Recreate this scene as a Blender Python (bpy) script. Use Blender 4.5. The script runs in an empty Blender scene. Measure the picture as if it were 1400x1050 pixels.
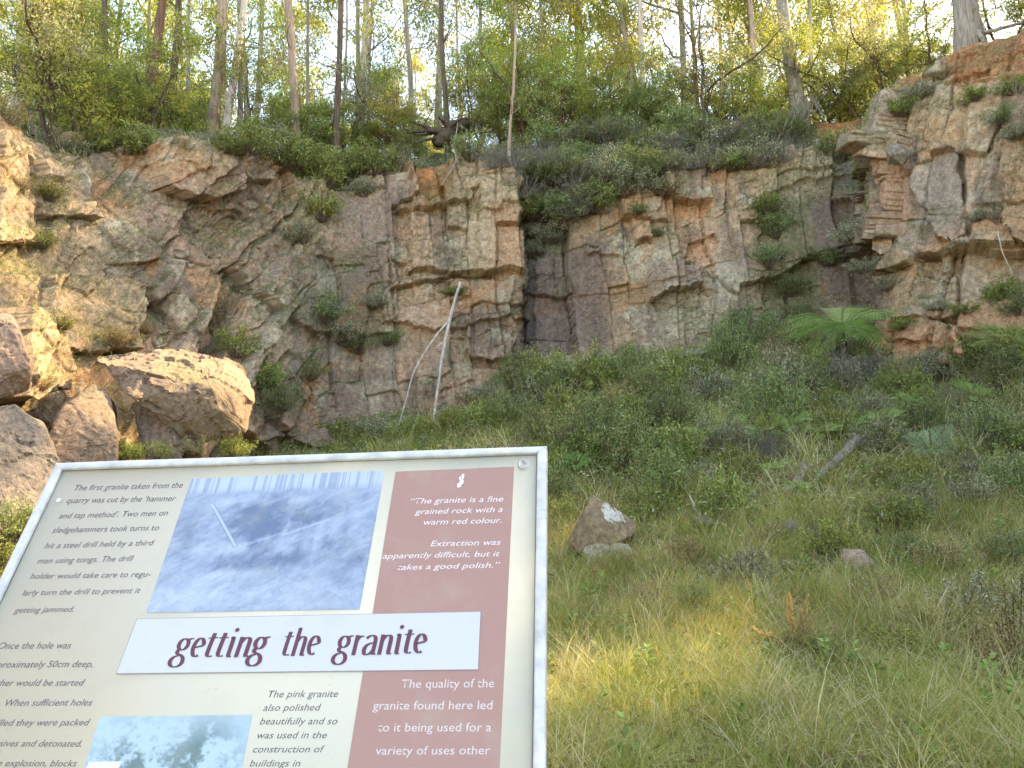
import bpy, bmesh, math
import numpy as np
from mathutils import Vector, Matrix

# ------------------------------------------------------------------ camera
C = bpy.context.scene.collection
SC = bpy.context.scene
PITCH, ROLL, EYE, FPX = 7.0, -2.18, 1.5, 1058.0
cam = bpy.data.cameras.new("camera"); cam.sensor_width = 36.0; cam.lens = FPX/1400*36
cam.clip_start = 0.02; cam.clip_end = 2000
camo = bpy.data.objects.new("camera", cam); C.objects.link(camo)
RM = Matrix.Rotation(math.radians(90+PITCH), 3, 'X') @ Matrix.Rotation(math.radians(ROLL), 3, 'Z')
camo.matrix_world = Matrix.Translation((0, 0, EYE)) @ RM.to_4x4()
SC.camera = camo
# ------------------------------------------------------------------ light
SUN_AZ, SUN_EL = math.radians(60.0), math.radians(40.0)     # azimuth from +Y towards +X
w = bpy.data.worlds.new("World"); SC.world = w; w.use_nodes = True
nt = w.node_tree; bg = nt.nodes["Background"]
sky = nt.nodes.new("ShaderNodeTexSky"); sky.sky_type = 'NISHITA'; sky.sun_disc = False
sky.sun_elevation = SUN_EL; sky.sun_rotation = SUN_AZ; sky.air_density = 1.0; sky.dust_density = 1.0; sky.ozone_density = 1.0
nt.links.new(sky.outputs[0], bg.inputs[0]); bg.inputs[1].default_value = 0.15
sd = bpy.data.lights.new("sun", 'SUN'); sd.energy = 3.4; sd.angle = math.radians(0.55); sd.color = (1.0, 0.83, 0.56)
so = bpy.data.objects.new("sun", sd); C.objects.link(so)
SUND = Vector((math.sin(SUN_AZ)*math.cos(SUN_EL), math.cos(SUN_AZ)*math.cos(SUN_EL), math.sin(SUN_EL)))
so.rotation_euler = (-SUND).to_track_quat('-Z', 'Y').to_euler(); so.location = SUND*60
SC.view_settings.view_transform = 'Standard'; SC.view_settings.look = 'None'; SC.view_settings.gamma = 1.0
SC.view_settings.exposure = 2.85
SC.view_settings.use_curve_mapping = False
SC.view_settings.use_white_balance = True; SC.view_settings.white_balance_temperature = 8100; SC.view_settings.white_balance_tint = 10
SC.render.engine = 'CYCLES'
SC.cycles.max_bounces = 8; SC.cycles.diffuse_bounces = 4; SC.cycles.transmission_bounces = 5; SC.cycles.transparent_max_bounces = 4
SC.cycles.use_denoising = True; SC.cycles.sample_clamp_indirect = 4.0

# ------------------------------------------------------------------ helpers
rng = np.random.default_rng(7)
RMn = np.array(RM)
def W(px, py, y):
    """world point at depth y seen at photo pixel (px, py)"""
    d = RM @ Vector(((px-700)/FPX, -(py-525)/FPX, -1.0))
    t = y/d.y
    return Vector((d.x*t, y, EYE+d.z*t))
def pix(P):
    q = (P-np.array([0, 0, EYE])) @ RMn
    zz = np.where(-q[:, 2] < 0.05, 0.05, -q[:, 2])
    return 700+FPX*q[:, 0]/zz, 525-FPX*q[:, 1]/zz
def sstep(a, b, x):
    t = np.clip((x-a)/(b-a), 0, 1); return t*t*(3-2*t)
def hsh(i, j, k):
    h = (i.astype(np.int64)*374761393+j.astype(np.int64)*668265263+int(k)*1442695041) & 0xFFFFFFFF
    h = ((h ^ (h >> 13))*1274126177) & 0xFFFFFFFF
    h = ((h ^ (h >> 16))*2246822519) & 0xFFFFFFFF
    h = h ^ (h >> 15)
    return (h & 0xFFFFFF)/float(0x1000000)
def vnoise(u, v, seed=0):
    i = np.floor(u); j = np.floor(v); a = u-i; b = v-j
    a = a*a*(3-2*a); b = b*b*(3-2*b)
    i = i.astype(np.int64); j = j.astype(np.int64)
    return (hsh(i, j, seed)*(1-a)*(1-b)+hsh(i+1, j, seed)*a*(1-b)+hsh(i, j+1, seed)*(1-a)*b+hsh(i+1, j+1, seed)*a*b)*2-1
def fbm(u, v, seed=0, oct=4, gain=0.5):
    r = 0; a = 1.0; s = 0
    for o in range(oct):
        r = r+a*vnoise(u*2.03**o+o*17.3, v*2.03**o-o*9.1, seed+o); s += a; a *= gain
    return r/s
def noise3(P, sc, seed=0, oct=3):
    return (fbm(P[:, 0]*sc+P[:, 2]*sc*0.37, P[:, 1]*sc-P[:, 2]*sc*0.61, seed, oct)+fbm(P[:, 2]*sc+P[:, 0]*sc*0.53, P[:, 1]*sc*0.71+P[:, 0]*sc*0.3, seed+50, oct))*0.6
def cells(u, v, seed, jit=0.85):
    """jittered-grid cells with a near-square metric: three randoms, offset from the centre, distance to the edge"""
    iu = np.floor(u).astype(np.int64); iv = np.floor(v).astype(np.int64)
    f1 = np.full(u.shape, 9.0); f2 = f1.copy()
    bi = iu.copy(); bj = iv.copy(); cu = np.zeros_like(u); cv = np.zeros_like(u)
    for di in (-1, 0, 1):
        for dj in (-1, 0, 1):
            i = iu+di; j = iv+dj
            du = u-(i+0.5+jit*(hsh(i, j, seed)-0.5)); dv = v-(j+0.5+jit*(hsh(i, j, seed+1)-0.5))
            au = abs(du); av = abs(dv)
            d = 0.82*np.maximum(au, av)+0.18*(au+av)
            m = d < f1
            f2 = np.where(m, f1, np.minimum(f2, d))
            f1 = np.where(m, d, f1); bi = np.where(m, i, bi); bj = np.where(m, j, bj)
            cu = np.where(m, du, cu); cv = np.where(m, dv, cv)
    return hsh(bi, bj, seed+2), hsh(bi, bj, seed+3), hsh(bi, bj, seed+4), cu, cv, f2-f1
def inpoly(x, y, poly):
    r = np.zeros(x.shape, bool); n = len(poly)
    for k in range(n):
        x0, y0 = poly[k]; x1, y1 = poly[(k+1) % n]
        if y0 == y1: continue
        c = ((y0 > y) != (y1 > y)) & (x < (x1-x0)*(y-y0)/(y1-y0)+x0)
        r ^= c
    return r
def segd(x, y, x0, y0, x1, y1):
    dx, dy = x1-x0, y1-y0
    t = np.clip(((x-x0)*dx+(y-y0)*dy)/(dx*dx+dy*dy), 0, 1)
    return np.hypot(x-x0-t*dx, y-y0-t*dy)

def mesh_np(name, verts, faces, mat=None, col=None, smooth=False):
    """faces: list of int arrays (n x k)"""
    me = bpy.data.meshes.new(name)
    verts = np.ascontiguousarray(verts, np.float32)
    me.vertices.add(len(verts)); me.vertices.foreach_set("co", verts.ravel())
    faces = [np.asarray(f, np.int32) for f in faces if len(f)]
    nl = sum(f.size for f in faces); npol = sum(len(f) for f in faces)
    me.loops.add(nl); me.polygons.add(npol)
    me.loops.foreach_set("vertex_index", np.concatenate([f.ravel() for f in faces]))
    tot = np.concatenate([np.full(len(f), f.shape[1], np.int32) for f in faces])
    st = np.concatenate(([0], np.cumsum(tot)[:-1])).astype(np.int32)
    me.polygons.foreach_set("loop_start", st)
    me.update(calc_edges=True)
    if smooth: me.polygons.foreach_set("use_smooth", np.ones(npol, bool))
    if col is not None:
        a = me.color_attributes.new("Col", 'FLOAT_COLOR', 'POINT')
        c = np.ones((len(verts), 4), np.float32); c[:, :col.shape[1]] = col
        a.data.foreach_set("color", c.ravel())
    me.validate()
    if mat: me.materials.append(mat)
    return me
def link(name, me, parent=None, loc=None):
    o = bpy.data.objects.new(name, me); C.objects.link(o)
    if parent: o.parent = parent
    if loc is not None: o.location = loc
    return o
def tag(o, label=None, cat=None, group=None, kind=None):
    if label: o["label"] = label
    if cat: o["category"] = cat
    if group: o["group"] = group
    if kind: o["kind"] = kind
    return o
def thing(name, label, cat, loc=(0, 0, 0), group=None):
    o = bpy.data.objects.new(name, None); o.empty_display_size = 0.2; C.objects.link(o); o.location = loc
    return tag(o, label, cat, group)

class MB:
    """collects tubes, leaves and other pieces into one mesh"""
    def __init__(s): s.v = []; s.f = []; s.c = []; s.n = 0
    def add(s, v, faces, c):
        v = np.asarray(v, float)
        c = np.asarray(c, float)
        if c.ndim == 1: c = np.tile(c, (len(v), 1))
        s.v.append(v); s.c.append(c[:, :3])
        for f in faces: s.f.append(np.asarray(f)+s.n)
        s.n += len(v)
    def tube(s, P, R, c, k=7, cap=True, jit=0.0, seed=0):
        P = np.asarray(P, float); n = len(P); R = np.asarray(R, float)
        T = np.gradient(P, axis=0); T /= np.linalg.norm(T, axis=1)[:, None]+1e-9
        ref = np.array([0.31, 0.95, 0.05]) if abs(T[0, 2]) > 0.7 else np.array([0.05, 0.1, 0.99])
        U = np.cross(T, ref); U /= np.linalg.norm(U, axis=1)[:, None]+1e-9
        V = np.cross(T, U)
        a = np.arange(k)/k*2*math.pi
        rr = R[:, None]*np.ones((n, k))
        if jit:
            ii, jj = np.meshgrid(np.arange(n), np.arange(k), indexing='ij')
            rr = rr*(1+jit*(hsh(ii, jj, seed)-0.5)*2)
        v = (P[:, None, :]+rr[:, :, None]*(np.cos(a)[None, :, None]*U[:, None, :]+np.sin(a)[None, :, None]*V[:, None, :])).reshape(-1, 3)
        i, j = np.meshgrid(np.arange(n-1), np.arange(k), indexing='ij')
        q = np.stack([i*k+j, i*k+(j+1) % k, (i+1)*k+(j+1) % k, (i+1)*k+j], -1).reshape(-1, 4)
        fs = [q]
        if cap: fs += [np.arange(k)[None, ::-1], (np.arange(k)+(n-1)*k)[None, :]]
        c = np.asarray(c, float)
        if c.ndim == 2: c = np.repeat(c, k, axis=0)
        s.add(v, fs, c)
    def leaves(s, P, D, L, Wd, c, rg, fold=0.0):
        P = np.asarray(P, float); n = len(P)
        D = D/(np.linalg.norm(D, axis=1)[:, None]+1e-9)
        S = np.cross(D, rg.normal(size=(n, 3))); S /= np.linalg.norm(S, axis=1)[:, None]+1e-9
        L = np.broadcast_to(L, (n,))[:, None]; Wd = np.broadcast_to(Wd, (n,))[:, None]
        N = np.cross(D, S)
        m = P+D*L*0.42
        v = np.stack([P, m+S*Wd/2+N*fold*Wd, P+D*L+np.array([0, 0, -0.08])*L, m-S*Wd/2+N*fold*Wd], 1).reshape(-1, 3)
        q = np.arange(n)[:, None]*4+np.array([0, 1, 2, 3])
        s.add(v, [q], np.repeat(np.broadcast_to(c, (n, 3)), 4, axis=0))
    def build(s, name, mat, smooth=False, off=None):
        v = np.concatenate(s.v)
        if off is not None: v = v-np.asarray(off, float)
        c = np.concatenate(s.c)
        by = {}
        for f in s.f: by.setdefault(f.shape[1], []).append(f)
        return mesh_np(name, v, [np.concatenate(x) for x in by.values()], mat, c, smooth)

# ------------------------------------------------------------------ materials
def newmat(name):
    m = bpy.data.materials.new(name); m.use_nodes = True
    n = m.node_tree; b = n.nodes["Principled BSDF"]
    return m, n, b
def N(nt, t, **k):
    n = nt.nodes.new("ShaderNode"+t)
    for a, v in k.items():
        if a.startswith("i_"): n.inputs[a[2:].replace("_", " ")].default_value = v
        else: setattr(n, a, v)
    return n
def attr(nt): 
    return N(nt, "Attribute", attribute_name="Col")
def mixc(nt, a, b, fac, mode='MIX'):
    m = N(nt, "Mix", data_type='RGBA', blend_type=mode)
    for sock, val in ((m.inputs[0], fac), (m.inputs[6], a), (m.inputs[7], b)):
        if hasattr(val, "is_linked") or hasattr(val, "links"): nt.links.new(val, sock)
        else: sock.default_value = val
    return m.outputs[2]
def mrange(nt, v, a, b, c=0.0, d=1.0):
    m = N(nt, "MapRange"); nt.links.new(v, m.inputs[0])
    for i, x in enumerate((a, b, c, d)): m.inputs[i+1].default_value = x
    return m.outputs[0]
def rock_mat(name, sc=1.0):
    m, n, b = newmat(name); L = n.links.new
    tc = N(n, "TexCoord"); at = attr(n)
    n1 = N(n, "TexNoise", i_Scale=9*sc, i_Detail=6.0, i_Roughness=0.7); L(tc.outputs['Object'], n1.inputs['Vector'])
    n2 = N(n, "TexNoise", i_Scale=45*sc, i_Detail=3.0, i_Roughness=0.7); L(tc.outputs['Object'], n2.inputs['Vector'])
    n3 = N(n, "TexVoronoi", i_Scale=5*sc); L(tc.outputs['Object'], n3.inputs['Vector'])
    v1 = mrange(n, n1.outputs[0], 0.3, 0.7, 0.5, 1.5)
    v2 = mrange(n, n2.outputs[0], 0.3, 0.7, 0.6, 1.4)
    mu = N(n, "Math", operation='MULTIPLY'); L(v1, mu.inputs[0]); L(v2, mu.inputs[1])
    vm = N(n, "VectorMath", operation='SCALE'); L(at.outputs['Color'], vm.inputs[0]); L(mu.outputs[0], vm.inputs['Scale'])
    # pale lichen flecks
    n4 = N(n, "TexNoise", i_Scale=16*sc, i_Detail=5.0, i_Roughness=0.75); L(tc.outputs['Object'], n4.inputs['Vector'])
    fl = mrange(n, n4.outputs[0], 0.60, 0.68, 0.0, 0.5)
    colr = mixc(n, vm.outputs[0], (0.40, 0.39, 0.30, 1), fl)
    L(colr, b.inputs['Base Color'])
    b.inputs['Roughness'].default_value = 0.92; b.inputs['Specular IOR Level'].default_value = 0.25
    bp = N(n, "Bump", i_Strength=0.6, i_Distance=0.03)
    ad = N(n, "Math", operation='MULTIPLY_ADD'); L(n2.outputs[0], ad.inputs[0]); ad.inputs[1].default_value = 0.35; L(n1.outputs[0], ad.inputs[2])
    L(ad.outputs[0], bp.inputs['Height']); L(bp.outputs[0], b.inputs['Normal'])
    return m
def leaf_mat(name, trans=0.45, var=0.25, rough=0.6, tint=(1.25, 1.15, 0.5)):
    m, n, b = newmat(name); L = n.links.new
    at = attr(n); oi = N(n, "ObjectInfo")
    hs = N(n, "HueSaturation")
    L(mrange(n, oi.outputs['Random'], 0, 1, 0.485, 0.515), hs.inputs['Hue'])
    L(mrange(n, oi.outputs['Random'], 0, 1, 1-var, 1+var), hs.inputs['Value'])
    L(at.outputs['Color'], hs.inputs['Color'])
    L(hs.outputs[0], b.inputs['Base Color'])
    b.inputs['Roughness'].default_value = rough; b.inputs['Specular IOR Level'].default_value = 0.3
    tr = N(n, "BsdfTranslucent")
    vm = N(n, "VectorMath", operation='MULTIPLY'); L(hs.outputs[0], vm.inputs[0]); vm.inputs[1].default_value = tint
    L(vm.outputs[0], tr.inputs[0])
    mx = N(n, "MixShader"); mx.inputs[0].default_value = trans
    L(b.outputs[0], mx.inputs[1]); L(tr.outputs[0], mx.inputs[2])
    L(mx.outputs[0], n.nodes['Material Output'].inputs[0])
    return m
def bark_mat(name):
    m, n, b = newmat(name); L = n.links.new
    tc = N(n, "TexCoord"); at = attr(n)
    mp = N(n, "Mapping"); L(tc.outputs['Object'], mp.inputs[0]); mp.inputs['Scale'].default_value = (9, 9, 0.9)
    n1 = N(n, "TexNoise", i_Scale=2.2, i_Detail=5.0, i_Roughness=0.65); L(mp.outputs[0], n1.inputs['Vector'])
    v1 = mrange(n, n1.outputs[0], 0.3, 0.7, 0.5, 1.4)
    vm = N(n, "VectorMath", operation='SCALE'); L(at.outputs['Color'], vm.inputs[0]); L(v1, vm.inputs['Scale'])
    L(vm.outputs[0], b.inputs['Base Color']); b.inputs['Roughness'].default_value = 0.9
    b.inputs['Specular IOR Level'].default_value = 0.2
    bp = N(n, "Bump", i_Strength=0.8, i_Distance=0.04); L(n1.outputs[0], bp.inputs['Height']); L(bp.outputs[0], b.inputs['Normal'])
    return m
def plain_mat(name, col, rough=0.7, metal=0.0, sc=30, var=0.12, bump=0.0):
    m, n, b = newmat(name); L = n.links.new
    tc = N(n, "TexCoord")
    n1 = N(n, "TexNoise", i_Scale=sc, i_Detail=4.0, i_Roughness=0.6); L(tc.outputs['Object'], n1.inputs['Vector'])
    vm = N(n, "VectorMath", operation='SCALE'); vm.inputs[0].default_value = col
    L(mrange(n, n1.outputs[0], 0.3, 0.7, 1-var, 1+var), vm.inputs['Scale'])
    L(vm.outputs[0], b.inputs['Base Color']); b.inputs['Roughness'].default_value = rough; b.inputs['Metallic'].default_value = metal
    if bump:
        bp = N(n, "Bump", i_Strength=bump, i_Distance=0.01); L(n1.outputs[0], bp.inputs['Height']); L(bp.outputs[0], b.inputs['Normal'])
    return m
def printed_mat(name, rough=0.5):
    m, n, b = newmat(name); L = n.links.new
    at = attr(n); L(at.outputs['Color'], b.inputs['Base Color']); b.inputs['Roughness'].default_value = rough
    return m
M_ROCK = rock_mat("quarry_rock"); M_STONE = rock_mat("loose_stone", 1.6)
M_LEAF = leaf_mat("gum_leaves"); M_SHRUB = leaf_mat("shrub_leaves", 0.3, 0.2, 0.6, (1.15, 1.1, 0.5)); M_GRASS = leaf_mat("grass_blades", 0.35, 0.0, 0.6, (1.15, 1.1, 0.55))
M_FERN = leaf_mat("fern_fronds", 0.35, 0.12, 0.5)
M_BARK = bark_mat("tree_bark"); M_DRY = bark_mat("dry_wood")
# ------------------------------------------------------------------ ground
def ground_z(x, y):
    x = np.asarray(x, float); y = np.asarray(y, float)
    prof = np.interp(y, [0, 4.3, 6.1, 8.3, 10.6, 12.5, 15, 18.5, 20.5, 24, 60], [0, 0.02, .1, .35, 1.0, 1.6, 2.73, 4.2, 4.9, 5.4, 5.6])
    fac = 0.62+0.38*sstep(-4.5, 4.5, x)
    side = sstep(7.5, 11.5, x)*(1.2*sstep(4, 14, y)+0.5)+sstep(-5.5, -8.5, x)*1.0
    b = 0.10*fbm(x*0.5, y*0.5, 3, 3)*sstep(3, 7, y)+0.03*fbm(x*1.7, y*1.7, 5, 2)
    return prof*fac+side+b
def gz(x, y): return float(ground_z(np.array([x]), np.array([y]))[0])
def G(px, y):
    """ground point at depth y under photo column px"""
    x = W(px, 600, y).x
    return Vector((x, y, gz(x, y)))
def axis(lo, hi, fine, far, step):
    a = np.arange(lo, hi+1e-6, fine); l = []; x = lo; st = step
    while x > -far: x -= st; st *= 1.5; l.append(x)
    r = []; x = hi; st = step
    while x < far: x += st; st *= 1.5; r.append(x)
    return np.array(l[::-1]+list(a)+r)
gx, gy = axis(-10, 14, 0.2, 400, 0.6), axis(-6, 23, 0.2, 400, 0.6)
X, Y = np.meshgrid(gx, gy); Z = ground_z(X, Y)
nx, ny = len(gx), len(gy)
i, j = np.meshgrid(np.arange(ny-1), np.arange(nx-1), indexing='ij')
q = np.stack([i*nx+j, i*nx+j+1, (i+1)*nx+j+1, (i+1)*nx+j], -1).reshape(-1, 4)
m_soil, n_, b_ = newmat("leafy_soil")
tc = N(n_, "TexCoord"); t1 = N(n_, "TexNoise", i_Scale=3.0, i_Detail=8.0, i_Roughness=0.7); n_.links.new(tc.outputs['Object'], t1.inputs['Vector'])
cr = N(n_, "ValToRGB"); cr.color_ramp.elements[0].position = 0.35; cr.color_ramp.elements[0].color = (0.05, 0.055, 0.02, 1)
cr.color_ramp.elements[1].position = 0.65; cr.color_ramp.elements[1].color = (0.16, 0.13, 0.06, 1)
n_.links.new(t1.outputs[0], cr.inputs[0]); n_.links.new(cr.outputs[0], b_.inputs['Base Color']); b_.inputs['Roughness'].default_value = 0.95
bp = N(n_, "Bump", i_Strength=1.0, i_Distance=0.05); n_.links.new(t1.outputs[0], bp.inputs['Height']); n_.links.new(bp.outputs[0], b_.inputs['Normal'])
tag(link("ground", mesh_np("ground", np.stack([X, Y, Z], -1).reshape(-1, 3), [q], m_soil, None, True)), kind="structure")

# ------------------------------------------------------------------ quarry cliff
def foot(px, y): return (W(px, 560, y).x, y)
CT = []   # foot x, foot y, top x, top y, top z, bank height
for fx, fy, tx, ty, tz in ((-8.3, -8, -10.6, -8, 7.5), (-8.2, -2, -10.4, -2, 7.8), (-8.0, 4, -10.2, 4.5, 8.2), (-7.8, 8, -9.8, 9.0, 8.6)):
    CT.append((fx, fy, tx, ty, tz, 0.4))
for pf, yf, pt, yt, pyt, bank in ((0, 11.0, -10, 13.4, 150, .5), (100, 12.3, 90, 15.0, 205, .5), (220, 14.0, 225, 16.9, 200, .45), (340, 16.2, 345, 18.6, 215, .5),
        (450, 18.3, 452, 19.7, 250, .7), (560, 19.5, 560, 20.4, 222, .7), (700, 20.0, 700, 20.6, 228, 1.0), (850, 20.2, 850, 20.8, 246, 1.9), (1000, 20.1, 1000, 20.7, 217, 1.4),
        (1120, 19.9, 1115, 20.5, 200, 1.4), (1192, 19.2, 1187, 19.7, 190, 1.3), (1214, 17.0, 1209, 17.6, 140, .6), (1290, 15.8, 1284, 16.5, 84, .6), (1400, 15.0, 1396, 15.8, 46, .8), (1600, 13.2, 1592, 14.3, -60, .6)):
    a = foot(pf, yf); t = W(pt, pyt, yt)
    CT.append((a[0], a[1], t.x, t.y, t.z, bank))
for fx, fy, tx, ty, tz in ((12.2, 8.5, 13.4, 9.2, 11.5), (12.6, 4, 14.2, 4, 10.0), (13.0, -3, 14.6, -3, 9.0), (13.2, -8, 14.8, -8, 9.0)):
    CT.append((fx, fy, tx, ty, tz, 0.5))
CT = np.array(CT)
def catmull(P, n=24):
    out = []
    for k in range(len(P)-1):
        p0, p1, p2, p3 = P[max(k-1, 0)], P[k], P[k+1], P[min(k+2, len(P)-1)]
        for t in np.arange(n)/n:
            out.append(0.5*((2*p1)+(p2-p0)*t+(2*p0-5*p1+4*p2-p3)*t*t+(3*p1-p0-3*p2+p3)*t**3))
    out.append(P[-1]); return np.array(out)
CV = catmull(CT)
CV[:, 4] += 0
mid = (CV[:, :2]+CV[:, 2:4])/2
arc = np.concatenate(([0], np.cumsum(np.hypot(*np.diff(mid, axis=0).T))))
tangent = np.gradient(mid, axis=0)
nor = np.stack([tangent[:, 1], -tangent[:, 0]], 1); nor /= np.linalg.norm(nor, axis=1)[:, None]
for _ in range(10): nor[1:-1] = (nor[:-2]+2*nor[1:-1]+nor[2:])/4
nor /= np.linalg.norm(nor, axis=1)[:, None]
# sample positions along the cliff: fine where the photograph looks
mpx, _ = pix(np.stack([mid[:, 0], mid[:, 1], np.full(len(mid), 5.0)], 1))
vis = (mpx > -40) & (mpx < 1440) & (mid[:, 1] > 6)
s0, s1 = arc[vis].min(), arc[vis].max()
S = np.concatenate([np.arange(0, s0, 0.15), np.arange(s0, s1, 0.03), np.arange(s1, arc[-1], 0.15)])
def along(c): return np.interp(S, arc, c)
FX, FY, TX, TY, TZ, BK = [along(CV[:, k]) for k in range(6)]
NX, NY = along(nor[:, 0]), along(nor[:, 1])
TZS = TZ.copy()
TZ = TZ+0.22*fbm(S*0.9, S*0, 11, 3)+0.22*(hsh(np.floor(S/0.9+fbm(S*2, S*0, 4, 2)*.5).astype(np.int64), np.zeros(len(S), np.int64), 3)-0.5)
FZ = ground_z(FX, FY)-0.9
NR = int(9.5/0.03)
T = np.linspace(0, 1, NR)
NB = 26
# rows: rock face, then the soil bank on top running back from the rim
def lerp(a, b): return a[None, :]+(b-a)[None, :]*T[:, None]
PX, PY, PZ = lerp(FX, TX), lerp(FY, TY), lerp(FZ, TZ)
SS = np.broadcast_to(S[None, :], PX.shape); TT = PZ
u_, v_ = SS.ravel().copy(), TT.ravel().copy()
P0 = np.stack([PX.ravel(), PY.ravel(), PZ.ravel()], 1)
ipx, ipy = pix(P0)
wx = ipx+9*fbm(u_*1.3, v_*1.3, 61, 3)+4*fbm(u_*5, v_*5, 62, 2); wy = ipy+9*fbm(u_*1.3+50, v_*1.3, 63, 3)+4*fbm(u_*5+9, v_*5, 64, 2)
left = sstep(470, 400, ipx)                        # broken, slabby left wall
butt = sstep(1196, 1212, ipx)
wu = u_+(.14+.2*left)*fbm(u_*0.6, v_*0.6, 21, 2)+0.03*fbm(u_*4, v_*4, 23, 2); wv = v_+(.14+.2*left)*fbm(u_*0.6, v_*0.6, 22, 2)+0.03*fbm(u_*4, v_*4, 24, 2)
def rot(u, v, a): a = math.radians(a); return u*math.cos(a)+v*math.sin(a), -u*math.sin(a)+v*math.cos(a)
def rockdisp(u, v, su, sv, amp, tilt, seed):
    a, b, c, cu, cv, e = cells(u/su, v/sv, seed)
    return amp*((a-0.5)*2+tilt*((b-0.5)*cu+(c-0.5)*cv)*2), e, a, b
def stack(ang, k, sd):
    u, v = rot(wu, wv, ang)
    d = 0; cr_ = 0; tint = 0
    for su, sv, amp, tilt, cw, cd in ((1.9, 3.3, .34*k, .9, .014, .14), (0.8, 1.7, .19*k, 1.0, .018, .10), (0.40, 0.66, .07*k, 1.1, .03, .04), (0.17, 0.22, .022*k, 1.2, .05, .01)):
        dd, e, a, b = rockdisp(u, v, su, sv, amp, tilt, sd)
        open_ = 0.12+0.88*sstep(0.05, 0.35, fbm(u*0.9+sd, v*0.5, sd+7, 3))
        g = np.exp(-(e/cw)**2)*open_
        d = d+dd-cd*g; cr_ = cr_+g*cd; tint = tint+(b-0.5)*amp/k
        sd += 10
    return d, cr_, tint
def jcell(x, seed, other, jit=.7):
    i = np.floor(x).astype(np.int64)
    b = lambda k: k+jit*(hsh(k, other, seed)-.5)
    lo, hi = b(i), b(i+1)
    i = np.where(x < lo, i-1, np.where(x >= hi, i+1, i)); lo, hi = b(i), b(i+1)
    return i, (x-lo)/(hi-lo), np.minimum(x-lo, hi-x)
def blocks(ang, k, sd):
    u, v = rot(wu, wv, ang); d = 0; cr_ = 0; tint = 0; mass = np.ones_like(u); zero = np.zeros(len(u), np.int64); hue = None
    for n_, (cw, rh, amp, tilt, gw, gd) in enumerate(((2.5, 2.9, .27, .5, .026, .13), (1.05, 2.1, .18, .6, .02, .11), (.48, .90, .085, .8, .016, .06), (.21, .36, .034, 1.0, .010, .018), (.10, .15, .015, 1.1, .01, .006))):
        uu = u/cw+.22*fbm(v*.35/cw**.5, u*.1, sd+1, 2)
        ci, fu, eu = jcell(uu, sd+2, zero)
        vv = v/rh*(.7+.6*hsh(ci, zero, sd+3))+9*hsh(ci, zero, sd+4)+(fu-.5)*(hsh(ci, zero, sd+5)-.5)*.3+.10*fbm(u*1.5/cw, v*.6, sd+6, 2)
        ri, fv, ev = jcell(vv, sd+7, ci)
        a, b, c, e_ = hsh(ci, ri, sd+8), hsh(ci, ri, sd+9), hsh(ci, ri, sd+10), hsh(ci, ri, sd+11)
        g = np.maximum(np.exp(-(eu*cw/gw)**2)*(.25+.75*(hsh(ci, ri, sd+12) > .45)), np.exp(-(ev*rh/gw)**2)*(hsh(ci, ri, sd+13) > .4))
        over = np.where(e_ > .35, .5-fv, fv-.5)*(.5+.9*c)
        d = d+mass*(amp*((a-.5)*2+tilt*(b-.5)*(fu-.5)*2+(.6, .5, .4, .4, .4)[n_]*over)-gd*g)
        cr_ = cr_+gd*g*mass; tint = tint+(b-.5)*amp*mass
        if n_ == 1: mass = mass*np.where(hsh(ci, ri, sd+14) < .58, .16, 1.0)
        if n_ == 0: hue = c
        if n_ == 1: hue = .5*hue+.5*hsh(ci, ri, sd+15)
        sd += 20
    return k*d, cr_, tint, hue
dA, cA, tA, HUE = blocks(4, 1.0, 100)
dB, cB, tB = stack(-38, 1.45, 300)
dL, cL, tL, hL = blocks(-32, 1.2, 700)
dB = .55*dB+.75*dL; cB = .5*cB+.6*cL; tB = .5*(tB+tL); HUE = np.where(left > .5, hL, HUE)
dC, cC, tC, hC = blocks(-10, 1.25, 500)
HUE = np.where(butt > .5, hC, HUE)
D = dA*(1-left)*(1-butt)+dB*left+dC*butt
CRK = cA*(1-left)*(1-butt)+cB*left+cC*butt
TINT = tA*(1-left)*(1-butt)+tB*left+tC*butt
lf = sstep(300, 120, ipx)
D = D*(1-.5*lf)
D = D+0.22*fbm(u_*0.35, v_*0.35, 31, 3)+(.015+.03*left)*fbm(u_*2.6, v_*2.6, 32, 5, .6)+0.012*fbm(u_*14, v_*14, 33, 3)
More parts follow.
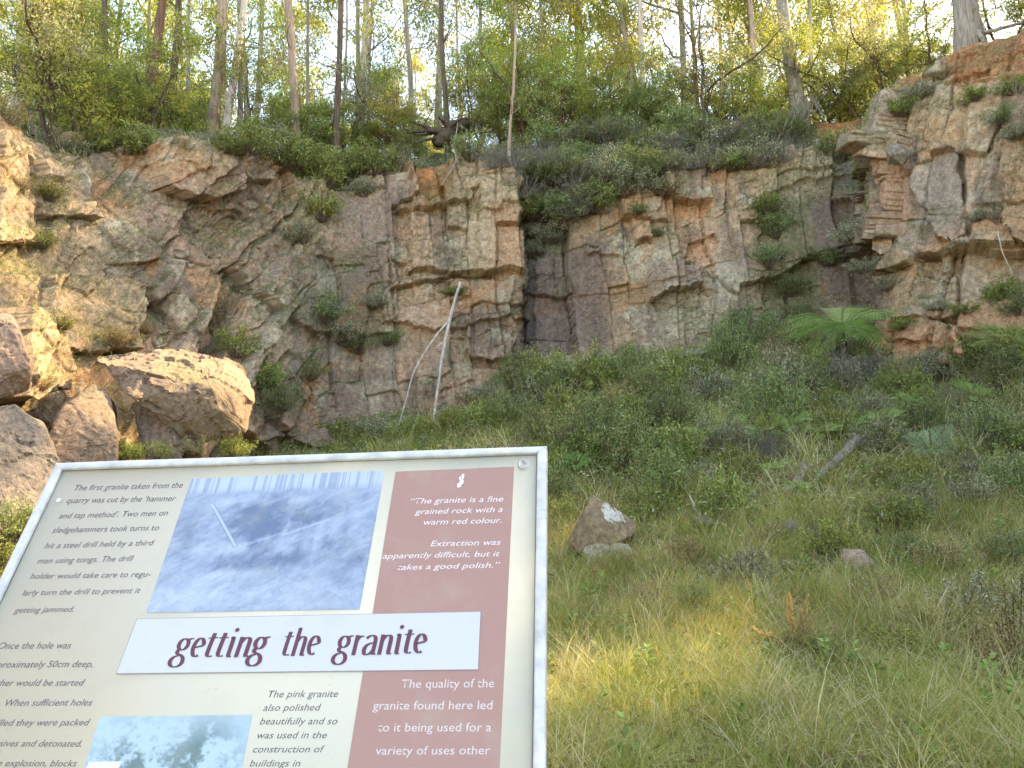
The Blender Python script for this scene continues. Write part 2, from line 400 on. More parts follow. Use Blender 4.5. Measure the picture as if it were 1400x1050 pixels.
# particular features of this wall (outward metres)
FEAT = [([(560, 222), (708, 224), (716, 300), (712, 372), (650, 376), (560, 372)], .30), ([(650, 224), (706, 226), (714, 310), (712, 372), (652, 376)], .16),
        ([(540, 378), (640, 384), (700, 384), (704, 430), (640, 450), (520, 440), (515, 410)], .22), ([(640, 432), (702, 430), (706, 492), (672, 500), (640, 486)], .42),
        ([(702, 432), (724, 424), (724, 470), (706, 476)], -.35),
        ([(716, 250), (772, 246), (770, 292), (744, 345), (716, 350)], -.35), ([(722, 340), (737, 340), (734, 476), (722, 476)], -.2), ([(716, 300), (724, 300), (724, 480), (716, 480)], -.12),
        ([(882, 398), (890, 372), (925, 362), (962, 366), (960, 390), (930, 398), (884, 410)], .45), ([(890, 408), (962, 390), (966, 402), (950, 425), (895, 425)], -.12),
        ([(905, 205), (965, 205), (968, 272), (905, 270)], .30), ([(900, 270), (966, 272), (966, 296), (902, 302)], -.15), ([(865, 300), (890, 302), (888, 330), (862, 328)], .25), ([(946, 328), (974, 322), (978, 352), (940, 354)], -.22),
        ([(865, 330), (888, 332), (886, 340), (862, 340)], -.2), ([(790, 325), (852, 312), (852, 352), (800, 352)], .14), ([(1040, 260), (1198, 230), (1205, 430), (1050, 440)], -.16), ([(1140, 262), (1200, 256), (1200, 272), (1140, 276)], .35),
        ([(1205, 186), (1236, 186), (1238, 214), (1206, 216)], .55), ([(1208, 216), (1232, 216), (1240, 290), (1218, 300)], .12), ([(1190, 318), (1214, 290), (1224, 318), (1200, 336)], .5),
        ([(1246, 250), (1258, 215), (1290, 200), (1312, 215), (1318, 280), (1322, 328), (1290, 335), (1272, 310)], .42), ([(1258, 334), (1330, 330), (1385, 320), (1388, 336), (1330, 344), (1258, 346)], .45),
        ([(1212, 370), (1232, 336), (1250, 345), (1252, 366)], .35), ([(1256, 348), (1280, 346), (1290, 402), (1262, 402)], -.25), ([(1370, 205), (1420, 190), (1420, 350), (1374, 320)], .35),
        ([(1210, 490), (1235, 440), (1270, 428), (1310, 450), (1320, 500), (1205, 505)], .6), ([(1300, 430), (1400, 400), (1420, 480), (1310, 490)], .3),
        ([(560, 190), (610, 190), (616, 270), (566, 280)], -.45), ([(545, 270), (640, 276), (640, 290), (545, 290)], .3),
        ([(205, 190), (320, 190), (326, 262), (262, 270), (212, 256)], .5), ([(60, 215), (120, 220), (128, 300), (60, 290)], .3), ([(-20, 180), (40, 200), (44, 330), (-20, 330)], .35),
        ([(-30, 420), (22, 432), (44, 500), (40, 540), (-30, 545)], .8), ([(60, 380), (190, 380), (188, 480), (60, 480)], .25)]
for poly, a in FEAT:
    m = inpoly(wx, wy, poly)
    D = D+a*m
fade = np.clip((np.broadcast_to(T[:, None], PX.shape).ravel())/0.05, 0, 1)
Dg = D.reshape(PX.shape)
# crumble the rim
rim = sstep(0.93, 1.0, np.broadcast_to(T[:, None], PX.shape))
PX2 = PX+NX[None, :]*Dg; PY2 = PY+NY[None, :]*Dg; PZ2 = PZ+0.04*fbm(u_*2, v_*2, 41, 3).reshape(PX.shape)-rim*0.0
# bank rows
bd = np.concatenate([[0.06, .14], np.linspace(0.25, 5.0, NB-2)])
def bankz(d, bk, s): 
    return bk*sstep(0, 0.7+bk*0.9, d)+0.05*d
bl = sstep(0, 1.2, bd)[:, None]
TXS = np.convolve(np.pad(PX2[-1], 20, mode='edge'), np.ones(41)/41, 'valid'); TYS = np.convolve(np.pad(PY2[-1], 20, mode='edge'), np.ones(41)/41, 'valid')
BX = PX2[-1][None, :]*(1-bl)+TXS[None, :]*bl-NX[None, :]*bd[:, None]; BY = PY2[-1][None, :]*(1-bl)+TYS[None, :]*bl-NY[None, :]*bd[:, None]
bl = sstep(0, 1.2, bd)[:, None]
BZ = PZ2[-1][None, :]*(1-bl)+TZS[None, :]*bl+bankz(bd[:, None], BK[None, :], S)
bn = fbm(np.broadcast_to(S[None, :], BX.shape)*1.6, np.broadcast_to(bd[:, None], BX.shape)*1.6, 43, 4)
BZ = BZ+0.22*bn*np.clip(bd[:, None]/0.5, 0, 1)
BX = BX+NX[None, :]*0.2*bn; BY = BY+NY[None, :]*0.2*bn
AX, AY, AZ = np.vstack([PX2, BX]), np.vstack([PY2, BY]), np.vstack([PZ2, BZ])
V = np.stack([AX, AY, AZ], -1)
gu = np.gradient(V, axis=1); gv = np.gradient(V, axis=0); nn = np.cross(gu, gv); nn /= np.linalg.norm(nn, axis=-1)[..., None]+1e-9
UP = nn[..., 2]*np.sign((nn[..., 0]*NX+nn[..., 1]*NY).mean())
# albedo
pal = lambda *c: np.array(c)
n_big = fbm(u_*0.45, v_*0.45, 71, 4); n_med = fbm(u_*1.4, v_*1.4, 72, 4); n_str = fbm(u_*3.2, v_*0.35, 73, 4); n_lich = fbm(u_*1.1, v_*1.1, 74, 5, 0.65); n_f = fbm(u_*6, v_*6, 75, 3)
col = pal(.37, .255, .175)[None, :]*np.ones((len(u_), 1))
def blend(c, m):
    global col
    m = np.clip(m, 0, 1)[:, None]; col = col*(1-m)+np.array(c)[None, :]*m
blend((.30, .265, .215), sstep(-.15, .35, n_big+TINT*1.5))
blend((.46, .30, .20), sstep(.0, .2, TINT+.12*n_med))
blend((.42, .285, .185), .8*(HUE > .62))
blend((.27, .20, .165), .7*(HUE < .34))
blend((.36, .32, .26), .6*((HUE > .44) & (HUE < .54)))
blend((.36, .31, .22), .8*sstep(.05, .4, n_lich))
blend((.19, .14, .115), .85*sstep(.0, .4, n_str+.2*n_med))
blend((.17, .13, .10), .6*sstep(.15, .5, n_med-.3*n_str))
blend((.11, .09, .075), .75*sstep(.18, .5, fbm(u_*2.4+90, v_*1.3, 81, 5, .65)))
blend((.41, .225, .115), .75*sstep(.22, .42, fbm(u_*0.8+30, v_*0.8, 76, 4)+.2*n_f))
blend((.44, .42, .32), .65*sstep(.18, .42, fbm(u_*1.9+7, v_*1.9, 77, 5, .65)+.15*n_f))
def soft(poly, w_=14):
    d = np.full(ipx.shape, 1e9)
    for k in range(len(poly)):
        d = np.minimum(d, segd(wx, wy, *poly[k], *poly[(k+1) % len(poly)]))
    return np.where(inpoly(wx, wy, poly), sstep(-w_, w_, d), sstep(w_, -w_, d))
for poly, c, k in (([(560, 190), (612, 190), (620, 270), (640, 285), (590, 290), (566, 275)], (.40, .16, .055), .9), ([(605, 230), (715, 228), (722, 380), (640, 386), (610, 290)], (.44, .335, .22), .7),
        ([(668, 290), (716, 290), (716, 376), (668, 376)], (.45, .255, .15), .7), ([(900, 268), (966, 272), (966, 298), (902, 304)], (.50, .27, .15), .9), ([(945, 326), (976, 322), (980, 362), (936, 366)], (.50, .28, .17), .9),
        ([(865, 302), (890, 304), (888, 330), (862, 328)], (.46, .27, .17), .8), ([(788, 340), (796, 330), (800, 400), (790, 402)], (.50, .30, .16), .6), ([(812, 360), (836, 352), (838, 410), (806, 412)], (.47, .28, .17), .7),
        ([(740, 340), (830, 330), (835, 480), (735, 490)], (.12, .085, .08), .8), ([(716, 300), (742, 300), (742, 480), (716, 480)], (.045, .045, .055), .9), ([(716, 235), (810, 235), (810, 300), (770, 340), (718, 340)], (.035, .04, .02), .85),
        ([(895, 405), (970, 395), (985, 460), (900, 470)], (.40, .36, .25), .7), ([(880, 362), (962, 362), (962, 396), (884, 410)], (.30, .22, .18), .7),
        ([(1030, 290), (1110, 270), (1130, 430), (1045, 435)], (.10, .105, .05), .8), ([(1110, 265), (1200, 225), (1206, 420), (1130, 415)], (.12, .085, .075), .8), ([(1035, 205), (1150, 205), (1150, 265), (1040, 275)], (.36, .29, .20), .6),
        ([(1145, 200), (1205, 200), (1200, 256), (1145, 260)], (.13, .12, .13), .8), ([(1240, 290), (1290, 200), (1318, 230), (1322, 332), (1270, 320)], (.26, .215, .185), .7), ([(1208, 216), (1232, 216), (1240, 320), (1216, 320)], (.40, .24, .15), .8),
        ([(1290, 340), (1340, 345), (1345, 410), (1300, 415)], (.38, .29, .21), .7), ([(1210, 340), (1290, 340), (1270, 420), (1212, 430)], (.36, .23, .12), .6), ([(1290, 420), (1400, 390), (1420, 480), (1210, 500), (1230, 440)], (.42, .235, .13), .8),
        ([(1370, 200), (1420, 190), (1420, 380), (1374, 320)], (.36, .22, .12), .8), ([(1290, 60), (1420, 40), (1420, 110), (1300, 115)], (.34, .14, .06), .9), ([(1240, 130), (1330, 120), (1330, 200), (1250, 200)], (.36, .25, .14), .6),
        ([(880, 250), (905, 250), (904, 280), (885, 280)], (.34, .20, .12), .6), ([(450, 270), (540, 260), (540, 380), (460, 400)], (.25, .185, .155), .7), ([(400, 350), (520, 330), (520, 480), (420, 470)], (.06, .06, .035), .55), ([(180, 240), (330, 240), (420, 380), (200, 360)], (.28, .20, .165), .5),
        ([(-40, 150), (90, 170), (150, 380), (180, 500), (-40, 520)], (.33, .24, .15), .75)):
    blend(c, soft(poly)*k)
moss = (UP[:NR].ravel() > 0.35)
blend((.085, .09, .035), .85*sstep(.25, .6, UP[:NR].ravel())*sstep(-.25, .2, n_med+.15))
blend((.10, .11, .045), .5*sstep(.25, .5, fbm(u_*.9+70, v_*.9, 79, 5, .6)))
bc = np.ones((NB*len(S), 3))*pal(.085, .075, .04)
bpx, bpy_ = pix(np.stack([BX.ravel(), BY.ravel(), BZ.ravel()], 1))
red = sstep(1112, 1126, bpx)*sstep(1185, 1160, bpx)*.95*sstep(2.6, 1.8, np.broadcast_to(bd[:, None], BX.shape).ravel())+sstep(1215, 1260, bpx)*.9*sstep(1.6, 0.9, np.broadcast_to(bd[:, None], BX.shape).ravel())
bc = bc*(1-red[:, None])+pal(.36, .15, .065)*red[:, None]
ncol, nrow = len(S), NR+NB
i, j = np.meshgrid(np.arange(nrow-1), np.arange(ncol-1), indexing='ij')
q = np.stack([i*ncol+j, i*ncol+j+1, (i+1)*ncol+j+1, (i+1)*ncol+j], -1).reshape(-1, 4)
col = col*np.array([.98, .93, .88]); col = col*.9+.1*col.mean(axis=0)[None]
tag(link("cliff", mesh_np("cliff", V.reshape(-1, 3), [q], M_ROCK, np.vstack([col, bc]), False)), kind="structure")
def cliff_pt(px, py):
    """the cliff surface vertex nearest to a photo pixel, in front of everything else on the cliff"""
    P = V.reshape(-1, 3); a, b = pix(P)
    d = np.hypot(a-px, b-py)+np.where(P[:, 1] < 3, 1e6, 0)
    c = np.argsort(d)[:6]
    return Vector(P[c[np.argmin(P[c, 1])]])
# ------------------------------------------------------------------ hilltop behind the rim
rimx, rimy, rimz = BX[12], BY[12], BZ[12]
st_ = slice(None, None, 6)
hx, hy = axis(-30, 34, 1.0, 120, 2.0), axis(-12, 60, 1.0, 140, 2.0)
HX, HY = np.meshgrid(hx, hy); hp = np.stack([HX.ravel(), HY.ravel()], 1)
rp = np.stack([rimx[st_], rimy[st_]], 1); rz = rimz[st_]
dist = np.full(len(hp), 1e9); near = np.zeros(len(hp), int)
for k in range(0, len(rp)):
    d = np.hypot(hp[:, 0]-rp[k, 0], hp[:, 1]-rp[k, 1]); m = d < dist; dist[m] = d[m]; near[m] = k
ring = [(a, b) for a, b in rp]+[(60, -200), (-60, -200)]
inside = inpoly(hp[:, 0], hp[:, 1], ring)
for _ in range(1): 
    rzs = np.convolve(np.pad(rz, 12, mode='edge'), np.ones(25)/25, 'valid')
hz = rzs[near]+0.02*dist+0.3*fbm(hp[:, 0]*.2, hp[:, 1]*.2, 91, 3)-0.25*np.exp(-dist/2)
hz = np.where(inside, rzs[near]-0.5, hz)
def hill_z(x, y):
    k = int(np.argmin(np.hypot(rp[:, 0]-x, rp[:, 1]-y))); d = math.hypot(rp[k, 0]-x, rp[k, 1]-y)
    return float(rzs[k]+0.02*d+0.3*fbm(np.array([x*.2]), np.array([y*.2]), 91, 3)[0]-0.25*math.exp(-d/2))
keep = ~inside
n2 = len(hx); i, j = np.meshgrid(np.arange(len(hy)-1), np.arange(n2-1), indexing='ij')
q = np.stack([i*n2+j, i*n2+j+1, (i+1)*n2+j+1, (i+1)*n2+j], -1).reshape(-1, 4)
q = q[keep[q].all(axis=1)]
tag(link("hilltop", mesh_np("hilltop", np.stack([hp[:, 0], hp[:, 1], hz], 1), [q], m_soil, None, True)), kind="structure")

FPX_, _ = pix(np.stack([FX, FY, ground_z(FX, FY)], 1)); _k = np.argsort(FPX_)
FOOTX, FOOTY = FPX_[_k], FY[_k].copy()
def footy(px): return float(np.interp(px, FOOTX, FOOTY))
# ------------------------------------------------------------------ the interpretive sign
vpu = Vector((755-700, 525+770, -FPX)).normalized(); vpl = -Vector((-10700, -538, -FPX)).normalized()
sv = (RM @ vpu).normalized(); su = RM @ vpl; su = (su-sv*su.dot(sv)).normalized(); sn = su.cross(sv).normalized()
if sn.y > 0: sn = -sn
O = W(748, 612, 1.30)
def uv(px, py):
    d = RM @ Vector(((px-700)/FPX, -(py-525)/FPX, -1.0)); e = Vector((0, 0, EYE))
    t = (O-e).dot(sn)/d.dot(sn); p = e+d*t-O
    return p.dot(su), p.dot(sv)
def s2w(u, v, n=0.0): return O+su*u+sv*v+sn*n
SW = -uv(76, 640)[0]; SH = 0.98
base = s2w(-SW/2, -SH); base = Vector((base.x, base.y+0.12, gz(base.x, base.y+0.12)))
sign = thing("information_sign", "tilted cream information sign with white metal frame headed getting the granite", "sign", base)
def spart(name, mb, mat, parent=None, smooth=False):
    me = mb.build(name, mat, smooth, off=base)
    return link(name, me, parent or sign)
def sheet(name, quad, n, mat, col, parent=None):
    mb = MB(); mb.add([s2w(*q, n) for q in quad], [np.array([[0, 1, 2, 3]])], col); return spart(name, mb, mat, parent)
def slab(mb, poly, n0, n1, col):
    k = len(poly); v = [s2w(*p, n0) for p in poly]+[s2w(*p, n1) for p in poly]
    fs = [np.array([[a, (a+1) % k, k+(a+1) % k, k+a]]) for a in range(k)]
    mb.add(v, fs+[np.arange(k)[None, ::-1], np.arange(k, 2*k)[None, :]], col)
# weathered print board
m_board, n_, b_ = newmat("weathered_print"); L_ = n_.links.new
at = attr(n_); tc = N(n_, "TexCoord")
t1 = N(n_, "TexNoise", i_Scale=14.0, i_Detail=6.0, i_Roughness=0.65); L_(tc.outputs['Object'], t1.inputs['Vector'])
t2 = N(n_, "TexNoise", i_Scale=90.0, i_Detail=3.0, i_Roughness=0.6); L_(tc.outputs['Object'], t2.inputs['Vector'])
c1 = mixc(n_, at.outputs['Color'], (0.42, 0.40, 0.30, 1), mrange(n_, t1.outputs[0], .52, .8, 0, .35))
c2 = mixc(n_, c1, (0.3, 0.28, 0.22, 1), mrange(n_, t2.outputs[0], .66, .78, 0, .45))
L_(c2, b_.inputs['Base Color']); L_(mrange(n_, t1.outputs[0], .3, .7, .28, .5), b_.inputs['Roughness'])
m_metal = plain_mat("dull_white_metal", (.54, .545, .535), .5, 0.0, 40, .2, .15)
mb = MB(); slab(mb, [(0-.004, -.004), (-SW+.004, -.004), (-SW+.004, -SH+.004), (-.004, -SH+.004)], -.004, 0, (.53, .50, .385)); spart("panel", mb, m_board)
# four mitred frame rails, slightly bent
def rail(p0, p1, q1, q0, seed):
    mb = MB(); k = 24; t = np.linspace(0, 1, k)
    p = np.array(p0)[None]+(np.array(p1)-np.array(p0))[None]*t[:, None]; q_ = np.array(q0)[None]+(np.array(q1)-np.array(q0))[None]*t[:, None]
    wob = 0.0016*fbm(t*4, t*0+seed, seed, 3)
    horiz = abs(p1[0]-p0[0]) > abs(p1[1]-p0[1])
    if horiz: q_[:, 1] += wob
    else: q_[:, 0] += wob
    rows = []
    for (A, n) in ((p, -.016), (p, .0045), (p*.82+q_*.18, .0068), (q_*.85+p*.15, .0068), (q_, .005), (q_, .0006)):
        rows.append([s2w(a[0], a[1], n+0.0008*f) for a, f in zip(A, fbm(t*6, t*0, seed+5, 2))])
    v = np.array(rows).reshape(-1, 3); r = len(rows)
    i, j = np.meshgrid(np.arange(r-1), np.arange(k-1), indexing='ij')
    mb.add(v, [np.stack([i*k+j, i*k+j+1, (i+1)*k+j+1, (i+1)*k+j], -1).reshape(-1, 4)], (.7, .7, .7)); return mb
fw = .0165
for nm, a in (("top", ((-SW, 0), (0, 0), (-fw, -.014), (-SW+fw, -.014))), ("right", ((0, 0), (0, -SH), (-fw, -SH+.014), (-fw, -.014))), ("bottom", ((0, -SH), (-SW, -SH), (-SW+fw, -SH+.014), (-fw, -SH+.014))), ("left", ((-SW, -SH), (-SW, 0), (-SW+fw, -.014), (-SW+fw, -SH+.014)))):
    spart("frame_rail", rail(*a, {"top": 3, "right": 8, "bottom": 13, "left": 19}[nm]), m_metal, smooth=False)
mb = MB(); iw = .0012  # thin dark strips along the rails' inner edges: their shadow line, painted on
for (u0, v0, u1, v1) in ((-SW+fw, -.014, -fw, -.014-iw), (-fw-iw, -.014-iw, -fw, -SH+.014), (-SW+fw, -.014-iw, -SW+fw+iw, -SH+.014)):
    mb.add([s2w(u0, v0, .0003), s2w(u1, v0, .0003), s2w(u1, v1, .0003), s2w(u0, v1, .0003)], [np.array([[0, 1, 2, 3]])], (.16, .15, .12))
spart("painted_rail_shadow", mb, m_board)
# edge strip seen on the right side, and two posts
m_post = plain_mat("galvanised_post", (.42, .43, .42), .45, .6, 30, .2)
for uo in (-.16, -SW+.16):
    mb = MB(); top = s2w(uo, -.25, -.03); bot = Vector((s2w(uo, -.6, -.03).x, s2w(uo, -.45, -.05).y+.02, 0)); bot.z = gz(bot.x, bot.y)-.05
    h = .03
    v = []
    for P in (bot, Vector((bot.x, bot.y, top.z-.12)), top):
        v += [P+Vector((a*h, b*h, 0)) for a, b in ((-1, -1), (1, -1), (1, 1), (-1, 1))]
    mb.add(v, [np.array([[r*4+a, r*4+(a+1) % 4, (r+1)*4+(a+1) % 4, (r+1)*4+a] for r in range(2) for a in range(4)]), np.array([[8, 9, 10, 11]])], (.5, .5, .5)); spart("post", mb, m_post)
Q = lambda *p: [uv(*a) for a in p]
# terracotta band
mb = MB(); quad = Q((541, 645), (703, 638), (682, 1075), (471, 1075)); mb.add([s2w(*a, .0004) for a in quad], [np.array([[0, 1, 2, 3]])], (.37, .205, .16)); spart("colour_band", mb, m_board)
# blue photograph prints, painted tone by tone
def print_grid(name, quad, n, nx, ny, fn):
    q0, q1, q2, q3 = [np.array(a) for a in quad]
    a, b = np.meshgrid(np.linspace(0, 1, nx), np.linspace(0, 1, ny))
    P = (q0[None]*((1-a)*(1-b)).reshape(-1, 1)+q1[None]*(a*(1-b)).reshape(-1, 1)+q2[None]*(a*b).reshape(-1, 1)+q3[None]*((1-a)*b).reshape(-1, 1))
    v = np.array(O)[None]+P[:, :1]*np.array(su)[None]+P[:, 1:]*np.array(sv)[None]+n*np.array(sn)[None]
    i, j = np.meshgrid(np.arange(ny-1), np.arange(nx-1), indexing='ij')
    mb = MB(); mb.add(v, [np.stack([i*nx+j, i*nx+j+1, (i+1)*nx+j+1, (i+1)*nx+j], -1).reshape(-1, 4)], fn(a.ravel(), b.ravel())); return spart(name, mb, m_board)
def quarry_photo(a, b):
    ca, sa = math.cos(.5), math.sin(.5); u, v = a*ca*1.35-b*sa, a*sa*1.35+b*ca
    rid = lambda x: 1-2*np.abs(x)
    t = .56+.22*fbm(u*4, v*8, 201, 4, .6)+.22*rid(fbm(u*6, v*13, 205, 4, .6))-.11+.13*fbm(u*30, v*52, 202, 4, .7)
    c1, _, _, cu_, cv_, e_ = cells(u*13+2*fbm(u*6, v*6, 9, 2), v*20, 206); t += .20*(c1-.5)*sstep(.1, .3, b)-.16*np.exp(-(e_/.06)**2)
    g = lambda x, y, sx, sy: np.exp(-((a-x)/sx)**2-((b-y)/sy)**2)
    t -= .62*sstep(.0, .9, g(.42, .36, .17, .19)+.35*fbm(a*14, b*14, 220, 3))+.42*g(.08, .38, .08, .2)+.34*sstep(.05, .9, g(.69, .31, .15, .09)+.2*fbm(a*14, b*14, 221, 3))+.40*sstep(.05, .9, g(.42, .66, .24, .07)+.2*fbm(a*12, b*12, 222, 3))+.16*g(.78, .66, .25, .2)
    t += .32*g(.22, .57, .15, .06)+.30*g(.3, .90, .5, .09)+.22*g(.30, .21, .2, .04)+.2*g(.56, .45, .05, .12)+.2*g(.30, .75, .2, .03)
    strk = fbm(a*34+b*4, b*3, 207, 3, .6); t += .28*strk*g(.45, .4, .3, .2)+.3*fbm(a*26, b*3, 208, 3)*g(.75, .55, .18, .2)
    top = sstep(.15, .09, b); st = sstep(-.1, .1, fbm(a*60, b*1.2, 204, 3, .8)); t = t*(1-top)+top*(.55+.5*st-.15*sstep(.06, .14, b))
    line = np.exp(-(((b-.53)+(a-.38)*.42-.04*fbm(a*9, a*0, 9, 2))/.010)**2)*sstep(.36, .42, a)*sstep(.85, .7, a); t += .38*line
    pole = segd(a, b, .155, .22, .335, .545); t = np.where(pole < .0065, .95, np.where((pole < .013) & (a > .16), t*.55, t))
    t = np.clip(t, 0, 1.05)[:, None]
    return np.array([.115, .165, .26])*(1-t)+np.array([.40, .475, .575])*t
print_grid("photo_print", Q((262, 655), (526, 643), (492, 833), (200, 838)), .0004, 420, 300, quarry_photo)
def tree_photo(a, b):
    f = fbm(a*9, b*6, 211, 5, .65)+.5*fbm(a*34, b*24, 212, 4, .7)
    crown = np.exp(-((a-.30)/.26)**2-((b-.55)/.42)**2)+np.exp(-((a-.75)/.2)**2-((b-.5)/.42)**2)
    t = np.clip(1.0-1.15*crown*sstep(-.35, .3, f)-.1*f, 0, 1)[:, None]
    return np.array([.12, .19, .18])*(1-t)+np.array([.38, .50, .56])*t
print_grid("photo_print", Q((137, 980), (345, 977), (318, 1120), (92, 1120)), .0004, 180, 140, tree_photo)
mb = MB(); mb.add([s2w(*a, .0008) for a in Q((122, 1042), (166, 1041), (160, 1060), (115, 1060))], [np.array([[0, 1, 2, 3]])], (.66, .66, .6)); spart("caption_box", mb, m_board)
# title strip with its thin outline
tq = Q((188, 847), (657, 837), (653.5, 915.5), (160, 921)); tqo = Q((187.2, 846.1), (657.8, 836.2), (654.3, 916.3), (158.8, 921.9))
strip = sheet("title_strip", tq, .0014, m_board, (.525, .53, .54)); sheet("outline", tqo, .0010, m_board, (.32, .25, .24), strip)
# title lettering: pen strokes, thick uprights and thin curves
def bez(p0, p1, p2, n=9):
    t = np.linspace(0, 1, n)[:, None]; return (1-t)**2*np.array(p0)+2*t*(1-t)*np.array(p1)+t*t*np.array(p2)
def ell(cx, cy, rx, ry, a0, a1, n=26):
    t = np.radians(np.linspace(a0, a1, n)); return np.stack([cx+rx*np.cos(t), cy+ry*np.sin(t)], 1)
J = lambda *a: np.vstack(a)
GL = {'g': (.70, [ell(.32, .68, .20, .275, 0, 360), J(bez((.47, .86), (.56, .99), (.70, .96))), J(bez((.22, .44), (.10, .30), (.22, .20)), bez((.22, .20), (.50, .12), (.52, -.12))[1:], ell(.26, -.16, .27, .27, 8, -275)[1:])]),
      'e': (.60, [J(np.array([(.13, .50), (.49, .60)]), ell(.31, .52, .21, .45, 18, 300)[0:])]),
      't': (.47, [J(bez((.25, 1.22), (.19, .6), (.19, .22)), bez((.19, .22), (.20, .0), (.44, .08))[1:]), np.array([(.03, .97), (.44, .99)])]),
      'i': (.40, [J(np.array([(.10, .93), (.2, 1.0)]), np.array([(.2, .98), (.19, .1)]), bez((.19, .1), (.2, .0), (.32, .05))), ell(.24, 1.36, .045, .05, 0, 360)]),
      'n': (.70, [np.array([(.17, 1.0), (.15, 0)]), J(bez((.15, .62), (.26, .98), (.44, .95)), bez((.44, .95), (.56, .93), (.55, .7))[1:], np.array([(.53, .12)]), bez((.53, .1), (.54, .0), (.66, .06)))]),
      'h': (.70, [np.array([(.19, 1.42), (.15, 0)]), J(bez((.15, .62), (.26, .98), (.44, .95)), bez((.44, .95), (.56, .93), (.55, .7))[1:], np.array([(.53, .12)]), bez((.53, .1), (.54, .0), (.66, .06)))]),
      'r': (.50, [np.array([(.17, 1.0), (.15, 0)]), bez((.15, .62), (.24, 1.0), (.47, .93))]),
      'a': (.64, [J(bez((.10, .82), (.28, 1.04), (.44, .92)), bez((.44, .92), (.52, .86), (.51, .6))[1:], np.array([(.49, .12)]), bez((.49, .1), (.5, .0), (.62, .06))), J(bez((.50, .60), (.10, .58), (.08, .26)), bez((.08, .26), (.08, .0), (.24, .02))[1:], bez((.24, .02), (.42, .06), (.49, .26))[1:])])}
def lettering(word, x0, y0, x1, y1, xh, mb, n0, col):
    a, b = np.array(uv(x0, y0)), np.array(uv(x1, y1)); h = uv((x0+x1)/2, (y0+y1)/2-xh)[1]-uv((x0+x1)/2, (y0+y1)/2)[1]
    tot = sum(GL[c][0] for c in word)-.06; ex = (b-a)/tot; ey = np.array((0.0, h)); pen = 0; k = 0
    for c in word:
        for st in GL[c][1]:
            p = np.array(st, float); 
            d = np.gradient(p, axis=0); d /= np.linalg.norm(d, axis=1)[:, None]+1e-9
            wv_ = .055+.125*np.abs(d[:, 1])**1.2
            if c == 'i' and len(p) == 26: wv_ = wv_*0+.1
            nrm = np.stack([-d[:, 1], d[:, 0]], 1); hw = wv_[:, None]/2
            l, r = p+nrm*hw, p-nrm*hw
            def tw(m): return [s2w(*(a+ex*(x+pen+.05*y)+ey*y), n0+k*4e-5) for x, y in m]
            m = len(p); q_ = np.array([[z, z+1, m+z+1, m+z] for z in range(m-1)])
            mb.add(tw(l)+tw(r), [q_], col); k += 1
        pen += GL[c][0]
m_ink = printed_mat("print_ink", .5)
tc_ = (.115, .03, .045)
for a in (("getting", 235, 900.5, 361, 898.5), ("the", 382, 898, 433, 897), ("granite", 457, 897, 580, 894.5)):
    mb = MB(); lettering(*a, 27.5, mb, .0018, tc_); spart("title_word", mb, m_ink, strip)
def para(name, lines, cap, shear, col, n, bold=0.0):
    mb = MB()
    for txt, x0, y0, x1, y1 in lines:
        cu = bpy.data.curves.new("line", 'FONT'); cu.body = txt; cu.shear = shear; cu.offset = 0.0; cu.resolution_u = 3
        o = bpy.data.objects.new("line", cu); C.objects.link(o)
        bpy.context.view_layer.update()
        me = bpy.data.meshes.new_from_object(o.evaluated_get(bpy.context.evaluated_depsgraph_get()))
        bpy.data.objects.remove(o); bpy.data.curves.remove(cu)
        v = np.array([p.co[:2] for p in me.vertices]); fs = [list(p.vertices) for p in me.polygons]
        a, b = np.array(uv(x0, y0)), np.array(uv(x1, y1)); xm, ym = (x0+x1)/2, (y0+y1)/2
        h = uv(xm, ym-cap)[1]-uv(xm, ym)[1]
        lo, hi = v[:, 0].min(), v[:, 0].max(); ex = (b-a)/(hi-lo); ey = np.array((0., h/.70))
        isl = np.arange(len(v))
        for _ in range(60):
            ch = False
            for f in fs:
                k = isl[f].min()
                if (isl[f] != k).any(): isl[f] = k; ch = True
            if not ch: break
        lev = np.unique(isl, return_inverse=True)[1] % 5
        vv = [s2w(*(a+ex*(x-lo)+ey*y), n+8e-6*l_) for (x, y), l_ in zip(v, lev)]
        by = {}
        for f in fs: by.setdefault(len(f), []).append(f)
        mb.add(vv, [np.array(x) for x in by.values()], col); bpy.data.meshes.remove(me)
    return spart(name, mb, m_ink)
INK = (.13, .105, .11)
para("paragraph_text", [("The first granite taken from the", 100.6, 670.9, 249, 666.9), ("quarry was cut by the \u2018hammer", 90.3, 688, 239.4, 685), ("and tap method\u2019. Two men on", 80, 709, 228.6, 704.8), ("sledgehammers took turns to", 70.9, 728.6, 216.6, 725),
     ("hit a steel drill held by a third", 60.6, 750, 209, 745.5), ("man using tongs. The drill", 50.3, 770.6, 181, 767), ("holder would take care to regu-", 40.6, 791.6, 205, 788.6), ("larly turn the drill to prevent it", 30, 814.3, 191, 810.9), ("getting jammed.", 18.6, 838, 100, 836.4)], 7.8, .16, INK, .0003)
para("paragraph_text", [("Once the hole was", -3.4, 887.2, 95.7, 886.6), ("approximately 50cm deep,", -17, 913, 126.3, 912), ("another would be started", -25, 938, 113.7, 937.5), (". When sufficient holes", -2, 965.2, 124.9, 964.6), ("drilled they were packed", -17, 992.5, 120.9, 991.8), ("explosives and detonated.", -32, 1020.5, 110.9, 1021), ("the explosion, blocks", -16, 1047.5, 103.4, 1048)], 9.2, .16, INK, .0003)
